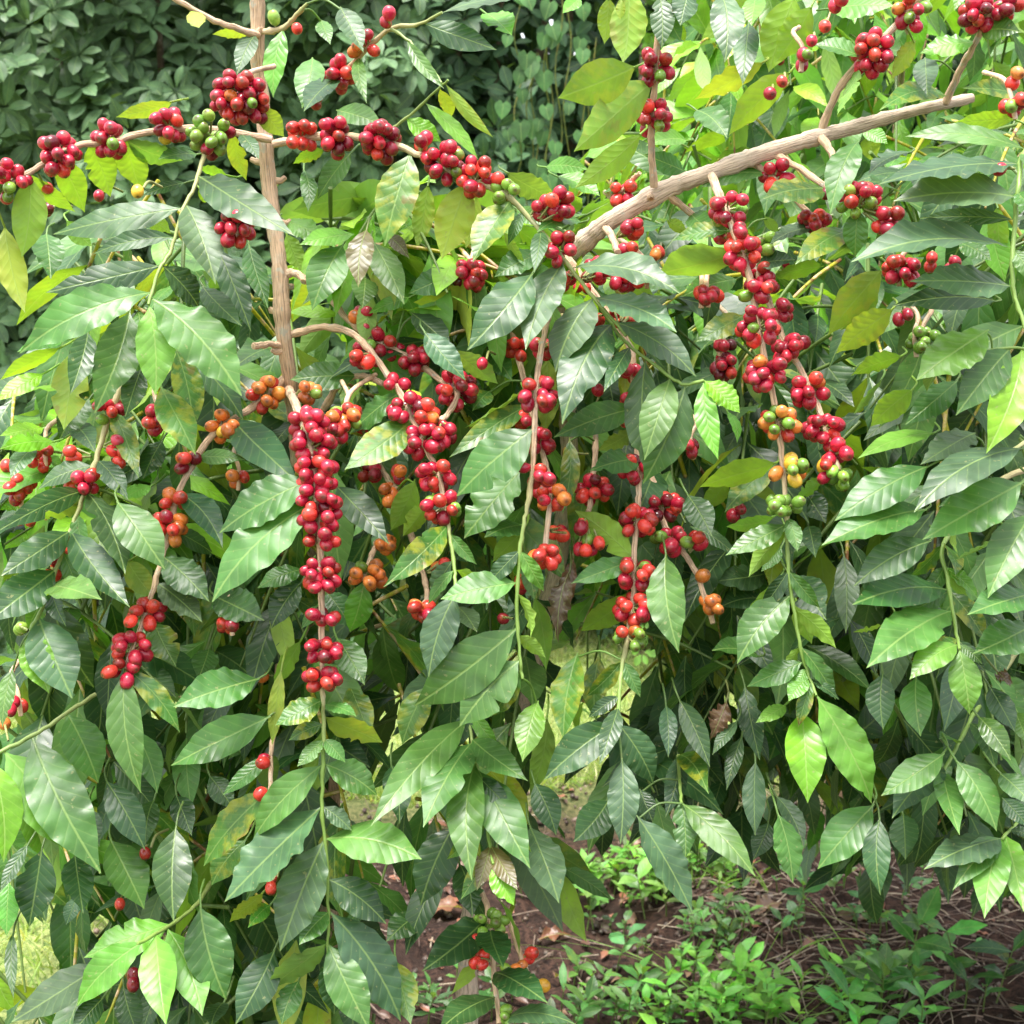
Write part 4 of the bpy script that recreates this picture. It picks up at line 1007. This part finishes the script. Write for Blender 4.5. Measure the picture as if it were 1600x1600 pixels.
def ground():
    xs = np.concatenate([[-60, -30, -15, -8, -5], np.linspace(-3, 3, 170), [5, 8, 15, 30, 60]])
    ys = np.concatenate([[-40, -15, -5, 0], np.linspace(1.2, 6.0, 150), [7, 8, 10, 15, 30, 70]])
    X, Y = np.meshgrid(xs, ys, indexing='ij')
    Z = hgt(X, Y)
    near = (np.abs(X) < 3) & (Y > 1.2) & (Y < 6)
    Z = Z + near * rng.standard_normal(X.shape) * .0055
    v = np.stack([X, Y, Z], -1).reshape(-1, 3)
    ny = len(ys)
    i = (np.arange(len(xs) - 1)[:, None] * ny + np.arange(ny - 1)[None]).ravel()
    f = np.stack([i, i + ny, i + ny + 1, i + 1], 1)
    mb = MB(); mb.add(v, f, v[:, :2], (1, 1, 1, 1))
    m, nt, out = nmat('soil')
    g = N(nt)
    pos = g.node('ShaderNodeNewGeometry').outputs['Position']
    a = g.noise(pos, 9, 5, .6); b = g.noise(pos, 70, 5, .7); c_ = g.noise(pos, 1.1, 3, .5); d_ = g.noise(pos, 260, 3, .6)
    soil = g.mix(g.ss(b, .35, .65), (.010, .006, .005, 1), (.075, .040, .028, 1))
    soil = g.mix(g.ss(a, .45, .65), soil, (.026, .015, .011, 1))
    soil = g.mix(g.ss(d_, .66, .74, 0, .6), soil, (.15, .10, .07, 1))
    grass = g.mix(g.ss(b, .3, .7), (.07, .14, .03, 1), (.38, .44, .15, 1))
    sp = g.node('ShaderNodeSeparateXYZ'); nt.links.new(pos, sp.inputs[0])
    far = g.m('ADD', g.ss(sp.outputs[1], 3.2, 4.1), g.ss(sp.outputs[0], -.75, -1.05), clamp=True)
    gm = g.m('MULTIPLY', far, g.ss(c_, .25, .5, .55, 1.0))
    col = g.mix(gm, soil, grass)
    bs = g.node('ShaderNodeBsdfPrincipled'); nt.links.new(col, bs.inputs['Base Color']); bs.inputs['Roughness'].default_value = .95
    bs.inputs['Specular IOR Level'].default_value = .2
    bp = g.node('ShaderNodeBump'); bp.inputs['Strength'].default_value = .9; bp.inputs['Distance'].default_value = .012
    nt.links.new(g.m('ADD', b, g.m('MULTIPLY', d_, .6)), bp.inputs['Height']); nt.links.new(bp.outputs[0], bs.inputs['Normal'])
    nt.links.new(bs.outputs[0], out.inputs[0])
    o = mb.build('ground', m)
    o['kind'] = 'structure'


ground()


def gpt(px, py):
    """photo pixel -> point on the ground"""
    dr = FWD + RGT * (px - 800) / FPX + UPV * (800 - py) / FPX
    t = -CAM[2] / dr[2]
    p = CAM + dr * t
    for _ in range(3):
        t = (hgt(p[0], p[1]) - CAM[2]) / dr[2]; p = CAM + dr * t
    return p


# clods and grit, straw and twigs: litter nobody could count
mb = MB()
for k in range(2600):
    x, y = rn(-.9, 1.5), rn(2.2, 3.9)
    r = rn(.002, .007) * (1.8 if random.random() < .05 else 1)
    v = rng.standard_normal((8, 3)); v = np.array([[sx, sy, sz] for sx in (-1, 1) for sy in (-1, 1) for sz in (-1, 1)]) * r * rng.uniform(.5, 1.1, (8, 3))
    v = v @ basis(rng.standard_normal(3)).T + np.array([x, y, hgt(x, y) + r * .4])
    f = [(0, 1, 3, 2), (4, 6, 7, 5), (0, 4, 5, 1), (2, 3, 7, 6), (0, 2, 6, 4), (1, 5, 7, 3)]
    c = random.choice([(.05, .03, .02), (.03, .018, .012), (.06, .04, .03), (.035, .02, .015), (.16, .11, .08)])
    mb.add(v, f, v[:, :2], (*c, .3))
o = mb.build('soil_clods', STEM, smooth=True); tag(o, kind='stuff'); o['label'] = 'loose brown soil crumbs and grit on the bare ground'; o['category'] = 'soil'
mb = MB()
for k in range(1050):
    x, y = rn(-.8, 1.6), rn(2.2, 3.9)
    if k % 3: x, y = rn(.35, 1.5), rn(2.4, 3.3)
    a = rn(0, 6.28); L = rn(.03, .16); n = 4
    t = np.linspace(-.5, .5, n)
    bend = rn(-.3, .3)
    q = np.stack([x + L * t * math.cos(a) - bend * L * t * t * math.sin(a), y + L * t * math.sin(a) + bend * L * t * t * math.cos(a), np.zeros(n)], 1)
    q[:, 2] = hgt(q[:, 0], q[:, 1]) + .006 + rn(0, .012) + rn(-.1, .1) * L * t
    c = random.choice([(.16, .11, .08), (.12, .08, .055), (.09, .055, .04), (.07, .04, .03), (.30, .24, .17)])
    tube(mb, q, rn(.0007, .0019), (*c, .5), 4, 0, False)
for k in range(520):      # crumbled bits of dead leaf
    x, y = rn(-.8, 1.6), rn(2.2, 3.8); a = rn(0, 6.28); L = rn(.012, .04)
    p = np.array([x, y, hgt(x, y) + rn(.002, .010)]); dv = np.array([math.cos(a), math.sin(a), rn(-.2, .3)])
    c = random.choice([(.13, .055, .03), (.09, .045, .03), (.17, .10, .06), (.06, .035, .025), (.20, .08, .045)])
    leaf(mb, p, p + dv * L, np.array([rn(-.5, .5), rn(-.6, .2), 1]), L * rn(.2, .35), c, 0, nu=5, nv=4, sag=.1, fold=.4, wav=.5, nw=1.5, twist=rn(-1, 1))
o = mb.build('straw_litter', STEM); tag(o, 'thin dry twigs, leaf crumbs and straw strewn over the bare brown soil', 'litter', None, 'stuff')

# fallen dead leaves
for (px, py, L, c, lab) in [(868, 1470, .075, (.16, .06, .03), 'rust brown dead leaf lying on the soil below the green cherries'),
                            (1200, 1425, .10, (.17, .10, .07), 'grey brown dead leaf lying between weeds on the soil under the hanging coffee leaves'),
                            (690, 1428, .11, (.20, .09, .05), 'long flat brown dead leaf on the soil left of the green cherries'),
                            (1065, 1495, .06, (.24, .18, .12), 'pale tan dead leaf lying in the weeds at bottom centre'),
                            (880, 1535, .07, (.18, .10, .065), 'pinkish brown dead leaf lying below the bright weeds'),
                            (1150, 1500, .07, (.13, .07, .05), 'dark brown curled dead leaf near the bottom weeds'),
                            (985, 1445, .06, (.20, .11, .07), 'small curled brown dead leaf behind the seedlings'),
                            (1330, 1440, .07, (.15, .09, .065), 'dull brown dead leaf on the bare soil at the right')]:
    p = gpt(px, py); a = rn(0, 6.28)
    mb = MB()
    dv = np.array([math.cos(a), math.sin(a) * .6, .05])
    leaf(mb, p + np.array([0, 0, .006]) - dv * L / 2, p + np.array([0, 0, .012]) + dv * L / 2, np.array([rn(-.3, .3), -.4, 1]), L * .24, c, 0, nu=12, nv=6, sag=.12, fold=.5, wav=.6, nw=2.5, curl=.15, twist=.8)
    tag(mb.build('fallen_leaf', LEAF, origin=tuple(p)), lab, 'leaf', 'dead leaves on the soil')


# seedlings and weeds
def plantlet(mb, smb, base, h, pairs, L, col, wide=.22, spreadv=.8, lean=None):
    ln = np.array([rn(-.25, .25), rn(-.3, .1), 1.0]) if lean is None else np.array(lean)
    top = base + unit(ln) * h
    q = catmull(np.array([base - np.array([0, 0, .01]), (base + top) / 2 + rng.standard_normal(3) * h * .04, top]), 4)
    tube(smb, q, np.linspace(.0019, .0010, len(q)), (.13, .19, .05, 0), 5)
    a = rn(0, 6.28)
    for k in range(pairs):
        t = .30 + .70 * (k + 1) / pairs
        p = base + (top - base) * t
        a += math.pi / 2 + rn(-.3, .3)
        for s in (0, math.pi):
            dr = unit(np.array([math.cos(a + s), math.sin(a + s), rn(.0, .75) * (1.2 if k == pairs - 1 else .6)]) * np.array([spreadv, spreadv, 1]))
            l = L * rn(.7, 1.15) * (.75 if k == 0 else 1)
            c = np.clip(np.array(col) * rn(.6, 1.5) * (1 + .12 * rng.standard_normal(3)), .004, .6)
            leaf(mb, p, p + dr * l, ZUP + np.array([0, -.35, 0]) + .25 * rng.standard_normal(3), l * wide * rn(.7, 1.1), c, .25 if random.random() < .1 else 0, nu=8, nv=4, sag=rn(.04, .14), fold=rn(0, .3), wav=rn(.05, .18), nw=3)


SEED = [(1405, 1560, .16, 3, .085, (.06, .17, .035), 'tall seedling with upright glossy pointed leaves at the bottom right'),
        (1490, 1560, .15, 3, .075, (.09, .22, .05), 'pale green seedling with a narrow young top right of the tall glossy seedling'),
        (1373, 1465, .06, 2, .045, (.05, .15, .035), 'tiny seedling with two round leaves alone on the bare soil'),
        (1335, 1445, .09, 3, .055, (.045, .13, .05), 'bluish green leafy weed on the bare soil under the hanging coffee leaves'),
        (1258, 1435, .09, 4, .055, (.05, .16, .04), 'bushy weed growing right of the large hanging coffee leaf'),
        (1410, 1415, .05, 2, .045, (.04, .12, .04), 'low dark weed with small leaves near the dry twigs on the right'),
        (1222, 1475, .05, 2, .045, (.06, .17, .045), 'small weed on dark soil below the bushy weed'),
        (888, 1430, .07, 2, .06, (.10, .26, .04), 'fresh green seedling standing on the soil right of the hanging green cherries'),
        (928, 1450, .09, 3, .055, (.12, .27, .05), 'yellow green weed beside the fresh seedling at bottom centre'),
        (962, 1520, .10, 3, .06, (.08, .21, .06), 'mid green weed with broad leaves over the twigs at bottom centre'),
        (1000, 1510, .04, 1, .045, (.13, .22, .05), 'small weed with one pair of round leaves at bottom centre'),
        (1010, 1440, .10, 3, .06, (.13, .28, .05), 'light green weed right of the yellow green weed'),
        (1555, 1570, .12, 3, .09, (.03, .10, .03), 'dark green low plant at the bottom right corner')]
for (px, py, h, pr, L, c, lab) in SEED:
    p = gpt(px, py)
    root = empty('seedling', tuple(p), lab, 'plant', 'seedlings on the soil')
    mb, sb = MB(), MB()
    plantlet(mb, sb, p, h, pr, L, c, wide=.24)
    mb.build('foliage', WEED, root, origin=tuple(p))
    sb.build('stem', STEM, root, origin=tuple(p))

mb = MB()
def patch(x0, y0, x1, y1, n, h, L, col, pr=(2, 4)):
    for _ in range(n):
        px, py = random.gauss((x0 + x1) / 2, (x1 - x0) / 3.2), random.gauss((y0 + y1) / 2, (y1 - y0) / 3.2)
        p = gpt(px, py)
        plantlet(mb, mb, p, rn(.6, 1.2) * h, random.randint(*pr), L * rn(.5, 1.1), np.array(col) * rn(.7, 1.3), wide=rn(.15, .26))
patch(880, 1370, 1100, 1420, 60, .08, .045, (.13, .29, .04))
patch(1000, 1350, 1180, 1400, 26, .07, .04, (.11, .25, .04))
patch(1030, 1550, 1300, 1650, 46, .09, .055, (.14, .38, .05))
patch(1280, 1530, 1480, 1660, 12, .09, .075, (.09, .26, .06))
patch(1440, 1580, 1640, 1680, 4, .07, .08, (.07, .2, .05))
patch(880, 1560, 1060, 1660, 22, .07, .05, (.07, .19, .04))
patch(1060, 1440, 1160, 1500, 12, .06, .04, (.07, .18, .04))
patch(640, 1560, 780, 1620, 14, .05, .05, (.06, .16, .04))
patch(1400, 1500, 1540, 1530, 4, .04, .04, (.05, .15, .045))
for _ in range(60):
    p = gpt(rn(850, 1600), rn(1350, 1500))
    plantlet(mb, mb, p, rn(.02, .05), random.randint(1, 2), rn(.02, .04), (.07, .18, .045), wide=.28)
o = mb.build('ground_cover', WEED); tag(o, 'low bright green weeds covering patches of the brown soil', 'weeds', None, 'stuff')

# grass: sunlit tufts behind and at the lower left, a few long blades in front
mb = MB()
def blade(p, L, w, dr, col, droop):
    n = 6; t = np.linspace(0, 1, n)
    c = p + t[:, None] * dr * L + (t ** 2)[:, None] * np.array([dr[0], dr[1], -.5]) * L * droop
    s = unit(np.cross(dr, np.array([rn(-1, 1), rn(-1, 1), .1]))) * w
    wd = (1 - t ** 1.6)[:, None] + .03
    v = np.concatenate([c - s * wd, c + s * wd + np.array([0, 0, .0004])]); i = np.arange(n - 1)
    mb.add(v, np.stack([i, i + 1, n + i + 1, n + i], 1), np.concatenate([np.stack([t, np.full(n, .3)], 1), np.stack([t, np.full(n, .7)], 1)]), (*col, 0))
for k in range(15000):
    y = rn(3.7, 6.0) if k % 3 else rn(2.5, 4.2)
    x = rn(-1.0, 1.0) if k % 3 else rn(-1.7, -.72)
    if k % 3: y = 3.6 + 2.2 * random.random() ** 1.5
    p = np.array([x, y, hgt(x, y) - .003])
    c = np.array(random.choice([(.20, .30, .06), (.28, .36, .08), (.36, .40, .12), (.14, .25, .04), (.42, .40, .20)])) * rn(.8, 1.2)
    blade(p, rn(.03, .10), rn(.0012, .003), unit(np.array([rn(-.7, .7), rn(-.7, .7), 1])), c, rn(.1, .8))
for k in range(46):
    p = gpt(random.gauss(1190, 130), random.gauss(1590, 40))
    blade(p, rn(.14, .30), rn(.0009, .0016), unit(np.array([rn(-1, 1), rn(-.6, .6), rn(.5, 1)])), (.17, .30, .07), rn(.3, .9))
for k in range(40):
    p = gpt(random.gauss(1110, 50), random.gauss(1385, 16))
    blade(p, rn(.06, .14), rn(.0015, .003), unit(np.array([rn(-.8, .8), rn(-.6, .6), 1])), (.17, .32, .05), rn(.2, .7))
o = mb.build('grass', WEED); tag(o, 'short pale green grass on the ground behind the coffee trees', 'grass', None, 'stuff')

# ------------------------------------------------------------------ light and camera
SUN_EL, SUN_AZ = math.radians(78), math.radians(215)     # high, from behind the camera's left shoulder
W = bpy.data.worlds.new('World'); S.world = W; W.use_nodes = True
nt = W.node_tree; nt.nodes.clear()
sky = nt.nodes.new('ShaderNodeTexSky'); sky.sky_type = 'NISHITA'; sky.sun_disc = False
sky.sun_elevation = SUN_EL; sky.sun_rotation = SUN_AZ
sky.air_density = 1.0; sky.dust_density = 3.0; sky.ozone_density = 1.0
hs = nt.nodes.new('ShaderNodeHueSaturation'); hs.inputs['Saturation'].default_value = .22
bg = nt.nodes.new('ShaderNodeBackground'); bg.inputs['Strength'].default_value = .15
wo = nt.nodes.new('ShaderNodeOutputWorld')
nt.links.new(sky.outputs[0], hs.inputs['Color']); nt.links.new(hs.outputs[0], bg.inputs[0]); nt.links.new(bg.outputs[0], wo.inputs[0])
sd = bpy.data.lights.new('sun', 'SUN'); sd.energy = 2.2; sd.angle = math.radians(24); sd.color = (1, .96, .90)
so = bpy.data.objects.new('sun', sd); COL.objects.link(so)
dirv = Vector((math.sin(SUN_AZ) * math.cos(SUN_EL), math.cos(SUN_AZ) * math.cos(SUN_EL), math.sin(SUN_EL)))
so.rotation_euler = dirv.to_track_quat('Z', 'Y').to_euler(); so.location = dirv * 20

cd = bpy.data.cameras.new('camera'); cd.sensor_width = 36; cd.lens = 36 * FPX / 1600; cd.clip_start = .05; cd.clip_end = 300
cd.dof.use_dof = True; cd.dof.focus_distance = 1.36; cd.dof.aperture_fstop = 16
co = bpy.data.objects.new('camera', cd); COL.objects.link(co)
co.location = CAM; co.rotation_euler = (math.radians(90) - PITCH, 0, 0)
S.camera = co
S.view_settings.view_transform = 'Standard'; S.view_settings.look = 'None'
S.view_settings.exposure = 1.9; S.view_settings.gamma = 1
S.render.engine = 'CYCLES'
S.cycles.use_denoising = True
S.cycles.max_bounces = 8; S.cycles.transmission_bounces = 6; S.cycles.diffuse_bounces = 3
